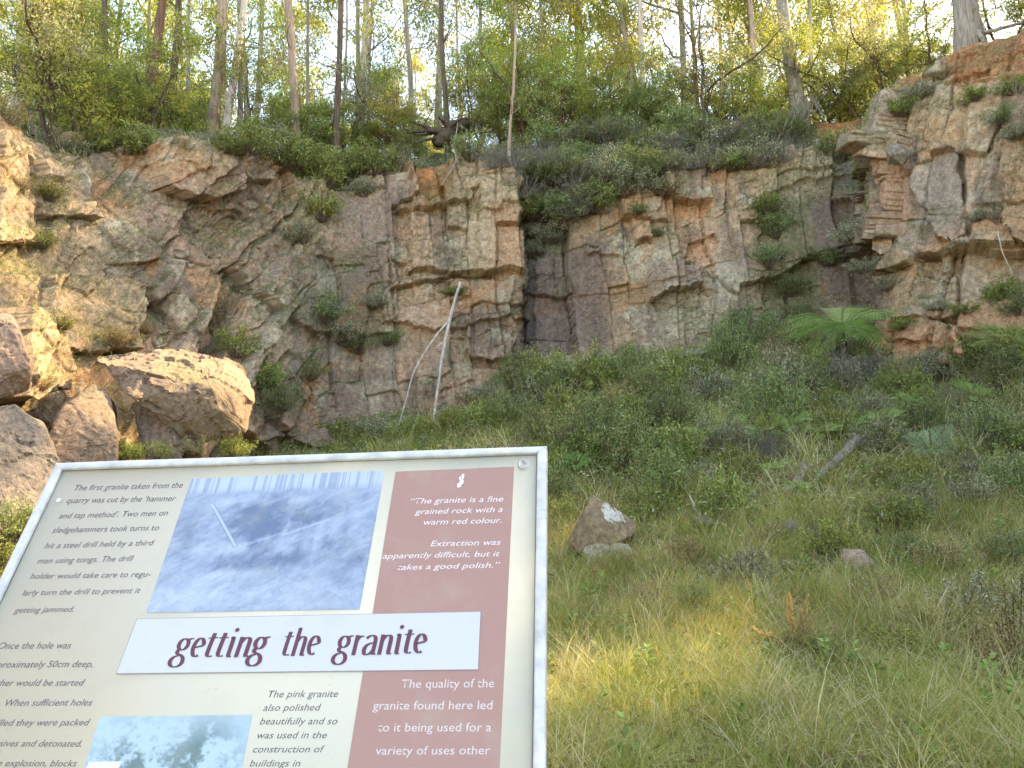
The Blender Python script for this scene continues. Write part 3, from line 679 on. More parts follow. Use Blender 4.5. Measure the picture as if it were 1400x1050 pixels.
para("paragraph_text", [("The pink granite", 366, 953.6, 461.8, 953), ("also polished", 359.6, 972, 438, 971.4), ("beautifully and so", 355, 990.6, 461, 990.3), ("was used in the", 350.9, 1009.6, 446.4, 1009.4), ("construction of", 345.4, 1028.9, 443, 1028.6), ("buildings in", 341, 1048, 410, 1048)], 9.6, .2, INK, .0003)
PALE = (.60, .53, .50)
para("quotation_text", [("\u201cThe granite is a fine", 561.4, 689, 688, 685.7), ("grained rock with a", 567, 703.4, 687, 700), ("warm red colour.", 579, 717.7, 685.7, 714.9)], 7.6, .24, (.70, .64, .62), .0005)
para("quotation_text", [("Extraction was", 588.6, 747, 684.6, 744.9), ("apparently difficult, but it", 522.9, 764, 683.4, 760.6), ("takes a good polish.\u201d", 543.7, 779.4, 683.4, 776)], 7.6, .24, (.70, .64, .62), .0005)
para("paragraph_text", [("The quality of the", 548.6, 940.8, 675.5, 939.8), ("granite found here led", 509.4, 970.4, 673.3, 969.7), ("to it being used for a", 516.4, 1000.2, 671.4, 1000), ("variety of uses other", 513.2, 1032, 670, 1031.4)], 12.0, .03, PALE, .0005)
# screws, droppings and a scuffed spot
def disc(mb, px, py, r, n, col, seed, sy=1.0, k=20):
    u0, v0 = uv(px, py); t = np.arange(k)/k*2*math.pi; rr = r*(1+.35*fbm(np.cos(t)*1.5+seed, np.sin(t)*1.5, seed, 2))
    v = [s2w(u0, v0, n+.0012)]+[s2w(u0+x*math.cos(a), v0+x*sy*math.sin(a), n) for x, a in zip(rr, t)]
    mb.add(v, [np.array([[0, 1+a, 1+(a+1) % k] for a in range(k)])], col)
m_spot = plain_mat("chalky_white", (.78, .77, .74), .7, 0, 60, .12)
mb = MB(); disc(mb, 81, 684, .0036, .0014, (.7, .7, .7), 1); spart("screw", mb, m_spot)
mb = MB()
for px, py, r, sy in ((628, 664, .0042, 1.0), (631, 659, .0034, 1.5), (633, 652, .0022, 2.2), (629, 654, .0018, 2.0)): disc(mb, px, py, r, .0010+py*1e-7, (.8, .8, .8), int(px), sy)
spart("bird_dropping", mb, m_spot)
m_scuff = plain_mat("scuffed_white", (.66, .67, .67), .6, 0, 300, .3)
mb = MB(); u0, v0 = uv(716, 634); t = np.linspace(0, 4.2*math.pi, 70); r_ = .0035+.0055*t/t.max()
P_ = [s2w(u0+r*math.cos(a), v0+r*1.25*math.sin(a), .0012) for r, a in zip(r_, t)]; mb.tube(P_, np.full(70, .0008), (.7, .7, .7), 5); spart("scuff_mark", mb, m_scuff)
# ------------------------------------------------------------------ registry of repeats: every one gets a label of its own
REG = []
def reg(o, look, cat, group, region, x=None):
    o["category"] = cat; o["group"] = group; REG.append((o, look, region)); return o
ORD = "first second third fourth fifth sixth seventh eighth ninth tenth eleventh twelfth thirteenth fourteenth fifteenth sixteenth seventeenth eighteenth nineteenth twentieth".split()
def label_all():
    by = {}
    bpy.context.view_layer.update()
    for o, look, region in REG: by.setdefault((look, region), []).append(o)
    for (look, region), l in by.items():
        l.sort(key=lambda o: pix(np.array([o.matrix_world.translation]))[0][0])
        for k, o in enumerate(l):
            if len(l) == 1: o["label"] = f"{look} {region}"
            elif k == 0: o["label"] = f"leftmost {look} {region}"
            elif k == len(l)-1: o["label"] = f"rightmost {look} {region}"
            else: o["label"] = f"{ORD[min(k, 19)]} {look} from the left {region}"
def hit(px, py, lo=4.0, hi=None):
    hi = hi or (footy(px)-.35 if px > 380 else 13.0)
    ys = np.linspace(lo, hi, 700); d = RM @ Vector(((px-700)/FPX, -(py-525)/FPX, -1.0)); t = ys/d.y
    z = EYE+d.z*t; g = ground_z(d.x*t, ys); k = np.argmax(z <= g) if (z <= g).any() else (len(ys)-1 if py < 600 else 0)
    return Vector((d.x*t[k], ys[k], g[k]))

# ------------------------------------------------------------------ boulders and loose stones
def boulder_mesh(name, pts, mat, seed, cols, cuts=5, rough=.035, lichen=0.0, off=(0, 0, 0), bev=.06):
    bm = bmesh.new()
    for p in pts: bm.verts.new(p)
    r = bmesh.ops.convex_hull(bm, input=bm.verts[:])
    bmesh.ops.delete(bm, geom=[g for g in set(r['geom_interior']+r['geom_unused']) if isinstance(g, bmesh.types.BMVert)], context='VERTS')
    bmesh.ops.bevel(bm, geom=bm.edges[:], offset=bev, segments=2, profile=.6, affect='EDGES', clamp_overlap=True)
    bmesh.ops.triangulate(bm, faces=bm.faces[:])
    ext = max((Vector(p)-Vector(pts[0])).length for p in pts)
    for _ in range(cuts):
        bm.normal_update()
        el = [e for e in bm.edges if e.calc_length() > ext/38]
        if not el: break
        bmesh.ops.subdivide_edges(bm, edges=el, cuts=1, use_grid_fill=False)
        bmesh.ops.triangulate(bm, faces=[f for f in bm.faces if len(f.verts) > 3])
    bm.normal_update()
    P = np.array([v.co[:] for v in bm.verts]); Nn = np.array([v.normal[:] for v in bm.verts])
    s = 1.0/ext
    u, v = P[:, 0]+.4*P[:, 2]+.3*P[:, 1], P[:, 2]-.5*P[:, 0]+.45*P[:, 1]
    d = rough*ext*(.55*noise3(P+seed, 2.2*s, seed, 3)+.4*noise3(P+seed, 8*s, seed+3, 5))
    for q_ in (7., 15., 31.):
        a, b, c, cu, cv, e = cells(u*q_*s, v*q_*s*.8, seed+int(q_)); d = d+rough*ext*(3.4/q_)*((a-.5)+1.3*((b-.5)*cu+(c-.5)*cv))
    a, b, c, cu, cv, e = cells(u*4.5*s, v*4.5*s, seed); d = d+rough*ext*.55*(a-.5)-rough*ext*.5*np.exp(-(e/.03)**2)*(fbm(u*2, v*2, seed, 2) > 0)
    P = P+Nn*d[:, None]
    for k, vv in enumerate(bm.verts): vv.co = P[k]-np.array(off)
    cc = np.array(cols[0])[None]*np.ones((len(P), 1))
    n = noise3(P, 3*s, seed+9, 4)
    for cx, lo, hi in zip(cols[1:], (.0, .22, .3), (.3, .5, .5)): m = sstep(lo, hi, n if cx is not cols[-1] else noise3(P, 5*s, seed+20, 4))[:, None]; cc = cc*(1-m)+np.array(cx)[None]*m
    mo = (sstep(.55, .9, Nn[:, 2])*sstep(-.1, .4, noise3(P, 4*s, seed+31, 4)))[:, None]*.6; cc = cc*(1-mo)+np.array((.16, .14, .07))*mo
    if lichen is not None and not isinstance(lichen, float):
        lp, lr = lichen
        dl = np.linalg.norm(P-np.array(lp)[None], axis=1)+lr*1.3*noise3(P, 14*s, seed+41, 5); m = sstep(lr, lr*.85, dl)[:, None]; cc = cc*(1-m)+np.array((.50, .485, .43))*m
    me = bpy.data.meshes.new(name); bm.to_mesh(me); bm.free()
    at_ = me.color_attributes.new("Col", 'FLOAT_COLOR', 'POINT'); c4 = np.ones((len(P), 4), np.float32); c4[:, :3] = cc; at_.data.foreach_set("color", c4.ravel())
    me.materials.append(mat); return me
def boulder(name, label, cat, pts, seed, cols, group=None, **k):
    P = [W(*p) if not isinstance(p, Vector) else p for p in pts]
    base = sum(P, Vector())/len(P); base.z = min(p.z for p in P)
    me = boulder_mesh(name, P, M_STONE, seed, cols, off=base, **k)
    return tag(link(name, me, None, base), label, cat, group)
PINK = [(.20, .142, .10), (.235, .172, .12), (.14, .105, .08), (.23, .20, .15)]
GREYR = [(.20, .16, .125), (.24, .20, .155), (.15, .12, .095), (.27, .25, .19)]
ORNG = [(.38, .24, .14), (.42, .27, .15), (.27, .18, .12), (.40, .34, .25)]
boulder("boulder", "big tilted pink granite boulder with dark gap beneath, behind the sign", "boulder",
        [(130, 492, 11.7), (182, 482, 12.3), (250, 476, 12.9), (312, 492, 13.1), (346, 548, 13.0), (338, 590, 12.5), (256, 606, 11.9), (236, 578, 11.6), (176, 543, 11.2), (196, 508, 11.45), (290, 530, 11.75), (300, 560, 11.9), (150, 488, 13.4), (335, 505, 14.4), (335, 575, 14.2), (190, 515, 13.2), (270, 570, 13.4)], 11, PINK, bev=.03, rough=.034)
boulder("boulder", "dark wedge of granite propped under the big tilted boulder", "boulder",
        [(180, 548, 11.9), (240, 572, 11.8), (256, 590, 11.95), (246, 640, 11.8), (206, 660, 11.7), (198, 600, 11.7), (184, 560, 12.8), (256, 585, 13), (210, 660, 12.9)], 12, [(.24, .175, .14), (.30, .22, .17), (.18, .14, .12)], bev=.05)
boulder("boulder", "square pink granite block left of the big tilted boulder, above the sign corner", "boulder",
        [(86, 556, 10.7), (128, 526, 11.4), (150, 540, 11.3), (161, 600, 10.8), (160, 680, 10.7), (55, 680, 10.2), (48, 622, 10.3), (90, 545, 12.2), (158, 560, 12.2), (160, 680, 12), (60, 680, 12)], 13, PINK, bev=.035, rough=.02)
boulder("boulder", "rounded brown boulder jutting from the left rock wall at picture edge", "boulder",
        [(-60, 424, 9.4), (12, 430, 9.7), (24, 446, 9.6), (44, 500, 9.6), (38, 536, 9.8), (-10, 548, 9.5), (-70, 540, 9.1), (-60, 430, 10.8), (20, 436, 10.8), (40, 530, 10.8), (-60, 548, 10.8)], 14, [(.24, .17, .13), (.30, .21, .16), (.2, .15, .12)], bev=.06, rough=.025)
boulder("boulder", "mossy cracked boulder at the picture's left edge beside the sign's top corner", "boulder",
        [(-70, 570, 8.9), (20, 552, 9.6), (62, 584, 9.7), (86, 640, 9.6), (78, 720, 9.2), (10, 730, 8.8), (-80, 720, 8.4), (-60, 565, 10.6), (60, 580, 10.8), (80, 700, 10.8), (-60, 720, 10.6)], 15, GREYR, bev=.04, rough=.03)
g = hit(818, 768)
D0 = g.y
boulder("boulder", "pointed brown boulder with white lichen patch standing in the grass", "boulder",
        [(810, 676, D0+.05), (822, 684, D0-.02), (776, 738, D0-.1), (790, 756, D0-.2), (838, 744, D0-.25), (872, 716, D0+.15), (866, 730, D0-.02), (800, 700, D0-.12), (780, 750, D0+.5), (862, 745, D0+.6), (815, 680, D0+.35)], 16, [(.20, .145, .09), (.235, .175, .105), (.16, .12, .08)], bev=.015, rough=.016, lichen=(tuple(W(838, 702, D0-.02)-Vector((0, 0, 0))), .14))
boulder("boulder", "low grey boulder lying at the foot of the pointed lichen boulder", "boulder",
        [(797, 748, D0-.22), (830, 738, D0-.15), (862, 744, D0-.3), (866, 768, D0-.38), (840, 786, D0-.42), (800, 784, D0-.36), (800, 750, D0+.3), (860, 750, D0+.3), (830, 790, D0+.3)], 17, [(.30, .265, .20), (.35, .32, .25), (.24, .21, .165)], bev=.04)
rs = np.random.default_rng(31)
def stone(px, py, wpx, hpx, seed, label, cols, onp=None, name="stone", group=None, region=None, look=None):
    p = onp or hit(px, py+hpx*.35); s = p.y/FPX
    a, b, h = wpx*s/2, wpx*s/2*.8, hpx*s
    pts = []
    r = np.random.default_rng(seed)
    for k in range(14):
        d = r.normal(size=3); d /= np.linalg.norm(d)
        pts.append(Vector((p.x+d[0]*a*1.12, p.y+d[1]*b, p.z+h*.22+d[2]*h*.62)))
    o = boulder(name, label, "stone", pts, seed, cols, cuts=3, bev=.02*max(a, .2))
    if look: reg(o, look, "stone", group, region)
    return o
stone(1088, 776, 44, 30, 41, "pinkish stone half sunk in grass behind the orange seed spikes", PINK)
stone(1170, 762, 48, 32, 42, "pale pink stone in dry yellow grass right of the sunken stone", [(.42, .31, .25), (.48, .38, .3), (.36, .27, .22)])
stone(1217, 503, 26, 24, 43, "small pale stone under the brown buttress foot on the slope", PINK)
stone(966, 718, 40, 28, 44, "dark broken stone with a stick behind it in the grass", [(.12, .085, .07), (.2, .14, .11), (.3, .2, .17)])
stone(940, 614, 60, 12, 45, "flat reddish stone slab lying among shrubs on the slope", [(.36, .22, .17), (.4, .27, .2), (.3, .2, .16)])
stone(1082, 722, 22, 34, 46, "narrow grey stone standing in the grass below the fallen log", GREYR)
stone(1322, 708, 30, 9, 47, "flat rusty stone in grass at right edge of the slope", ORNG)
for k, (px, py, w_, h_) in enumerate(((668, 508, 60, 26), (820, 492, 44, 18), (862, 494, 30, 14), (950, 486, 52, 18), (985, 484, 40, 14), (905, 490, 26, 12), (600, 548, 40, 20), (640, 556, 36, 20), (570, 565, 30, 18), (520, 560, 44, 24), (470, 575, 50, 28), (430, 560, 56, 36), (760, 496, 34, 16), (545, 540, 36, 26), (493, 548, 34, 26))):
    q = hit(px, py+6); stone(px, py, w_, h_, 60+k, "", PINK if k % 3 else GREYR, onp=q, group="stones along the foot of the back cliff", look="broken granite stone", region="at the foot of the back cliff")
for k, (px, py, w_, h_, kind) in enumerate(((1222, 200, 36, 30, 0), (1204, 318, 34, 34, 1))):
    q = cliff_pt(px, py+10); q = q+Vector((-.05, -.12, -.2))
    stone(px, py, w_, h_, 90+k, ("pale square block perched at top of the buttress' left edge", "angular brown block wedged low on the buttress' left edge")[k], GREYR if k == 0 else ORNG, onp=q)
q = cliff_pt(100, 200); stone(100, 200, 48, 26, 95, "flat tan boulder perched on the left rim beside the bent sapling", ORNG, onp=q+Vector((0, -.1, -.1)), name="boulder")["category"] = "boulder"

# ------------------------------------------------------------------ dead wood
def dead(name, label, cat, paths, col, k=9, jit=.12, mat=None, group=None):
    """paths: list of (points, radii)"""
    base = Vector(paths[0][0][0]); mb = MB()
    for z, (P, R) in enumerate(paths):
        P = np.array([tuple(p) for p in P], float); R = np.array(R, float)
        n = max(10, 5*len(P)); t = np.linspace(0, 1, len(P)); tt = np.linspace(0, 1, n)
        Q_ = np.stack([np.interp(tt, t, P[:, c]) for c in range(3)], 1)
        for _ in range(3): Q_[1:-1] = (Q_[:-2]+Q_[1:-1]*2+Q_[2:])/4
        Q_[1:-1] += .25*R.mean()*np.stack([fbm(tt*7, tt*0+c*9+z, 5+z, 2) for c in range(3)], 1)[1:-1]
        mb.tube(Q_, np.interp(tt, t, R), np.array(col)[None]*(1+.3*fbm(tt*9, tt*0, z, 2))[:, None], k, True, jit, z)
    return tag(link(name, mb.build(name, mat or M_DRY, False, off=base), None, base), label, cat, group)
b0 = hit(594, 580)
dead("dead_branch", "bare pale forked branch leaning against the back cliff", "branch",
     [([W(592, 585, 18.2), W(600, 515, 18.5), W(612, 445, 18.9), W(629, 386, 19.2)], [.025, .04, .046, .034]),
      ([W(613, 440, 18.9), W(596, 458, 18.6), W(566, 505, 18.3), W(553, 555, 18.1), W(543, 588, 17.9)], [.028, .024, .02, .017, .01]),
      ([W(606, 468, 18.75), W(594, 476, 18.6)], [.02, .01])], (.48, .42, .36))
a, b = hit(1118, 668), hit(1176, 632)
dead("fallen_log", "weathered grey log lying on the grassy slope under the bracken", "log", [([a+Vector((0, 0, .12)), (a+b)/2+Vector((0, 0, .24)), b+Vector((0, 0, .36))], [.055, .072, .078])], (.21, .175, .135), 10, .25)
a, b = hit(1078, 690), hit(1103, 660)
dead("fallen_branch", "short grey broken branch below the fallen log", "branch", [([a+Vector((0, 0, .1)), b+Vector((0, 0, .25))], [.05, .065])], (.25, .21, .17), 8, .2)
a, b = hit(1010, 700), hit(1080, 662)
dead("fallen_branch", "thin brown stick lying left of the fallen log", "branch", [([a+Vector((0, 0, .08)), (a+b)/2+Vector((0, 0, .15)), b+Vector((0, 0, .12))], [.012, .018, .022])], (.22, .16, .11), 6, .15)
a = hit(962, 716)
dead("broken_stick", "pale broken stick standing up behind the dark stone", "stick", [([a, W(950, 694, a.y), W(942, 676, a.y+.1)], [.03, .022, .012])], (.42, .36, .29), 6, .2)
a, b = hit(905, 612), hit(968, 608)
a = hit(752, 884); b = hit(768, 878)
dead("broken_stick", "grey splintered stick in the grass right beside the sign edge", "stick", [([a+Vector((-.3, 0, .03)), b+Vector((0, 0, .06))], [.02, .016])], (.3, .27, .22), 6, .25)
# stump torn up at the rim, with roots
c0 = cliff_pt(612, 205); yy = c0.y-.1
rr_ = np.random.default_rng(8)
paths = [([W(600, 200, yy), W(612, 182, yy), W(626, 174, yy+.5), W(640, 168, yy+1.6)], [.22, .26, .22, .15])]
for (x0, y0, x1, y1, x2, y2, r) in ((612, 182, 590, 178, 556, 181, .06), (606, 186, 580, 172, 560, 166, .05), (618, 176, 622, 168, 632, 162, .05), (620, 184, 640, 200, 647, 212, .06), (608, 190, 585, 190, 566, 196, .04), (612, 176, 606, 166, 600, 160, .05), (622, 190, 630, 206, 628, 216, .03), (610, 192, 612, 206, 606, 214, .03), (600, 180, 574, 186, 552, 176, .035), (616, 178, 630, 172, 640, 178, .04)):
    paths.append(([W(x0, y0, yy), W(x1, y1, yy-.25), W(x2, y2, yy-.4)], [r*1.6, r, r*.5]))
dead("tree_stump", "dark upturned tree stump with splayed roots on the cliff rim", "stump", paths, (.085, .06, .042), 8, .3)
q = cliff_pt(625, 222)
dead("hanging_root", "pale forked root hanging over the orange rock below the stump", "root", [([W(626, 168, q.y+.3), W(622, 195, q.y-.1), W(624, 222, q.y-.2), W(612, 240, q.y-.3), W(597, 262, q.y-.35)], [.012, .018, .02, .018, .012]), ([W(624, 220, q.y-.2), W(632, 206, q.y-.1), W(634, 196, q.y)], [.016, .013, .008])], (.30, .25, .2), 6)
q = cliff_pt(1376, 345)
dead("hanging_root", "thin pale twig hanging down the face of the brown buttress", "root", [([W(1364, 316, q.y-.35), W(1370, 345, q.y-.4), W(1386, 378, q.y-.4)], [.012, .012, .008])], (.5, .42, .32), 5)
# ------------------------------------------------------------------ trees
def unit(v): v = np.asarray(v, float); return v/(np.linalg.norm(v)+1e-9)
def limb(rg, p, d, L, n=6, wob=.18, up=0.0):
    P = [np.array(p, float)]; d = unit(d)
    for k in range(n):
        d = unit(d+rg.normal(size=3)*wob+np.array([0, 0, up])); P.append(P[-1]+d*L/n)
    return np.array(P)
GREEN = [(.18, .27, .06), (.215, .30, .08), (.28, .32, .085), (.35, .34, .11), (.20, .23, .09)]
YELL = [(.25, .29, .055), (.33, .34, .08), (.20, .25, .055), (.36, .33, .11)]
DARK = [(.16, .25, .09), (.21, .30, .11), (.26, .32, .12), (.33, .35, .16)]
GREY = [(.28, .30, .19), (.34, .35, .23), (.24, .26, .16), (.40, .39, .27)]
DRY = [(.42, .33, .18), (.50, .41, .22), (.32, .25, .14), (.27, .26, .11)]
def leafcol(rg, pal, n, cl=None):
    pal = np.array(pal); c = pal[rg.integers(0, len(pal), n)]*(1+.8*(rg.random((n, 1))-.55))
    if cl is not None: c = c*(cl[:, None])
    return c
def clump(mb, rg, centre, rad, n, L, Wd, pal, hang=.6, flat=1.0, bright=1.0):
    p = rg.normal(size=(n, 3)); p /= np.linalg.norm(p, axis=1)[:, None]; p *= (rg.random((n, 1))**.5)*rad; p[:, 2] *= flat
    d = p/(rad+1e-6)+rg.normal(size=(n, 3))*.7; d[:, 2] -= hang
    mb.leaves(centre+p, d, L*(.6+.8*rg.random(n)), Wd*(.7+.6*rg.random(n)), leafcol(rg, pal, n)*bright, rg)
def gum_meshes(seed, base, top, H, r0, bark, pal, crown0=.5, nb=11, bl=.16, leaf=(.15, .04), nleaf=42, low=0, fork=None):
    """trunk and crown of a tall gum, in coordinates relative to the base"""
    rg = np.random.default_rng(seed); wood, fol = MB(), MB()
    ax = unit(np.array(top)-np.array(base)); n = 26; t = np.linspace(0, 1, n)
    side = np.cross(ax, rg.normal(size=3))
    P = ax[None]*(t*H)[:, None]+side[None]*(H*.012*np.sin(t*rg.uniform(3, 6)+rg.uniform(0, 6))-H*.012*math.sin(0))[:, None]+.03*np.stack([fbm(t*9, t*0, seed, 2), fbm(t*9, t*0+5, seed, 2), t*0], 1)
    P -= P[0]
    R = r0*(1-.72*t)*(1+.55*np.exp(-t*H/.35)); P[0, 2] -= .9
    wood.tube(P, R, np.array(bark)[None]*(1+.22*fbm(t*6, t*0, seed+2, 3))[:, None], 11, True, .07, seed)
    tips = []
    for k in range(nb+low):
        f = crown0+(.98-crown0)*(k+.5*rg.random())/nb if k < nb else rg.uniform(.1, crown0)
        i = int(f*(n-1)); a = rg.uniform(0, 2*math.pi); d = np.array([math.cos(a), math.sin(a), rg.uniform(.3, 1.1)])
        L = H*bl*(1.15-.5*f)*rg.uniform(.7, 1.25)*(.45 if k >= nb else 1)
        Q = limb(rg, P[i], d, L, 7, .2, .06); r1 = min(R[i]*.5, .012*L+.012); wood.tube(Q, np.linspace(r1, r1*.25, 8), np.array(bark)*.85, 5, False)
        if k >= nb and rg.random() < .5: continue
        for m in range(4):
            j = rg.integers(3, 8); Q2 = limb(rg, Q[j], unit(Q[j]-Q[j-1])+rg.normal(size=3)*.6, L*.42, 5, .25, .03)
            wood.tube(Q2, np.linspace(r1*.4, r1*.12, 6), np.array(bark)*.8, 4, False); tips += [Q2[-1], Q2[3]]
    for c in tips: clump(fol, rg, c, H*.036*rg.uniform(.7, 1.3), nleaf, leaf[0], leaf[1], pal, .8, .8, rg.uniform(.8, 1.25))
    return wood, fol
def gum(px, py, ptop, depth, r0, H, bark, look, region, seed, pal=GREEN, group="gum trees along the cliff rim", name="gum_tree", **k):
    b = W(px, py, depth); t = W(ptop, 0, depth); 
    wood, fol = gum_meshes(seed, b, t, H, r0, bark, pal, **k)
    o = thing(name, "", "tree", b); reg(o, look, "tree", group, region)
    link("trunk", wood.build("trunk", M_BARK, True), o); link("crown", fol.build("crown", M_LEAF), o); return o
PALEB = (.50, .41, .33); PINKB = (.40, .28, .21); BROWNB = (.13, .09, .065); GREYB = (.30, .255, .215); REDB = (.16, .085, .055)
NR_, MR, RR = "above the left wall", "above the middle cliff", "beside the brown buttress"
for k, a in enumerate([
    # px  py  ptop depth r0   H   bark  look  region
    (24, 150, 38, 17.5, .15, 16, PALEB, "broad pale leaning gum trunk", NR_),
    (147, 186, 150, 19.5, .085, 14, BROWNB, "slim brown gum trunk", NR_), (197, 192, 212, 18.6, .13, 15, REDB, "dark reddish gum trunk", NR_), (233, 186, 242, 19.6, .10, 15, BROWNB, "slim brown gum trunk", NR_),
    (256, 186, 266, 21.0, .06, 13, GREYB, "thin grey gum trunk", NR_), (285, 200, 291, 20.2, .165, 19, PINKB, "stout pinkish gum trunk", NR_), (303, 204, 317, 20.0, .115, 17, PALEB, "pale straight gum trunk", NR_),
    (329, 204, 330, 20.3, .075, 15, GREYB, "thin grey gum trunk", NR_), (341, 190, 343, 23.5, .10, 16, GREYB, "thin grey gum trunk", NR_), (404, 196, 396, 21.6, .135, 18, PINKB, "stout pinkish gum trunk", NR_), (419, 190, 421, 24, .06, 14, GREYB, "thin grey gum trunk", NR_),
    (459, 214, 463, 21.3, .10, 16, BROWNB, "dark brown gum trunk", NR_), (468, 205, 474, 23, .045, 12, GREYB, "thin grey gum trunk", NR_),
    (492, 195, 489, 23.2, .135, 18, PALEB, "pale straight gum trunk", NR_), (503, 190, 513, 23.6, .06, 13, GREYB, "thin grey gum trunk", NR_),
    (563, 170, 564, 26, .10, 17, GREYB, "grey gum trunk", MR), (598, 170, 601, 27, .13, 18, GREYB, "grey gum trunk", MR), (613, 190, 607, 22.6, .085, 15, BROWNB, "dark brown gum trunk", MR),
    (695, 225, 694, 21.3, .05, 9, PINKB, "slender pinkish sapling trunk", MR), (880, 150, 878, 26, .10, 16, PALEB, "pale straight gum trunk", MR),
    (1093, 145, 1074, 22.0, .20, 19, GREYB, "big grey gum trunk with roots over red soil", RR), (1113, 140, 1112, 26, .08, 15, PALEB, "thin pale gum trunk", RR), (1327, 66, 1322, 17.8, .30, 20, GREYB, "massive grey gum trunk with exposed roots", RR)]):
    gum(*a, seed=400+k, pal=[GREEN, YELL, GREEN][k % 3], crown0=.48, low=4, nleaf=34)
# roots that spill over the rim under the two big trees
q = W(1327, 66, 17.6)
dead("hanging_root", "thick grey root dropping down red soil beside the massive gum trunk", "root", [([W(1336, 40, 17.6), W(1345, 56, 17.25), W(1349, 80, 17.1), W(1346, 100, 17.05)], [.07, .055, .045, .03]), ([W(1340, 46, 17.6), W(1365, 40, 17.3), W(1400, 30, 17.2)], [.05, .045, .04])], (.27, .22, .17), 7, .15)
rg = np.random.default_rng(77); paths = []
for k in range(12):
    x0 = rg.uniform(1088, 1120); x1 = x0+rg.uniform(-22, 16); y1 = rg.uniform(150, 185)
    paths.append(([W(x0, 134+rg.uniform(-3, 3), 21.2), W((x0+x1)/2+rg.uniform(-6, 6), 148, 20.7), W(x1, y1, 20.45)], [.018, .011, .005]))
dead("hanging_root", "tangle of grey roots hanging below the big grey gum trunk", "root", paths, (.20, .165, .135), 5)

# saplings and understorey: a few kinds, then copies
def sapling_meshes(seed, H, pal, stems=1, leaf=(.09, .022), nl=26, bark=BROWNB, spread=.32, hang=.5, dens=1.0, crook=.1):
    rg = np.random.default_rng(seed); wood, fol = MB(), MB()
    for s in range(stems):
        d = np.array([rg.normal()*.25*(stems > 1), rg.normal()*.25*(stems > 1), 1.0]); P = limb(rg, (0, 0, -.1), d, H*rg.uniform(.75, 1.0), 14, crook, .05)
        R = np.linspace(.011*H, .003*H, 15); wood.tube(P, R, bark, 6, False)
        for k in range(int(26*dens/stems**.5)):
            f = rg.uniform(.22, 1.0); i = min(int(f*14), 13); a = rg.uniform(0, 2*math.pi); d = np.array([math.cos(a), math.sin(a), rg.uniform(.1, .9)])
            L = H*spread*(1.25-f)*rg.uniform(.5, 1.1)+.15; Q = limb(rg, P[i], d, L, 5, .22, .04); wood.tube(Q, np.linspace(R[i]*.45, R[i]*.12, 6), np.array(bark)*.9, 4, False)
            for m in range(5):
                j = rg.integers(2, 6); Q2 = limb(rg, Q[j], unit(Q[j]-Q[j-1])+rg.normal(size=3)*.7, L*.38+.08, 3, .3, 0); wood.tube(Q2, np.linspace(R[i]*.2, R[i]*.08, 4), np.array(bark)*.9, 3, False)
                clump(fol, rg, Q2[-1], .10*H**.5*rg.uniform(.7, 1.4), nl, leaf[0], leaf[1], pal, hang, .7, rg.uniform(.75, 1.25))
    return wood.build("trunk", M_BARK), fol.build("crown", M_LEAF)
SAP = {'gum': ("loose-leaved gum sapling", [sapling_meshes(500+k, 4.2, [YELL, GREEN, GREEN][k], 1, (.10, .026), 30) for k in range(3)]),
       'wattle': ("feathery yellow-green wattle", [sapling_meshes(510+k, 4.0, [YELL, YELL][k], 1, (.07, .013), 64, REDB, .30, .25, 1.2) for k in range(2)]),
       'dark': ("dense dark green sapling", [sapling_meshes(520+k, 3.6, [DARK, GREEN][k], 2, (.075, .021), 52, BROWNB, .36, .4, 1.2, .14) for k in range(2)]),
       'crook': ("crooked many-stemmed sapling", [sapling_meshes(530+k, 4.4, [GREEN, GREY][k], 3, (.085, .022), 28, BROWNB, .34, .4, .9, .2) for k in range(2)])}
PATCH = hit(1080, 925)
def in_gap(x, y, r):
    h = math.hypot(SUND.x, SUND.y); return -r < ((x-PATCH.x)*SUND.y-(y-PATCH.y)*SUND.x)/h < min(r, 1.0)
def place(protos, name, pname, loc, sc, rz, look, cat, group, region, tilt=(0, 0), szz=1.0):
    o = bpy.data.objects.new(name, None); o.empty_display_size = .1; C.objects.link(o); o.location = loc; o.scale = (sc, sc, sc*szz); o.rotation_euler = (tilt[0], tilt[1], rz)
    reg(o, look, cat, group, region)
    for nm, me in zip(pname, protos):
        c = bpy.data.objects.new(nm, me); C.objects.link(c); c.parent = o
    return o
rg = np.random.default_rng(99)
def region_of(px): return NR_ if px < 530 else (MR if px < 1040 else RR)
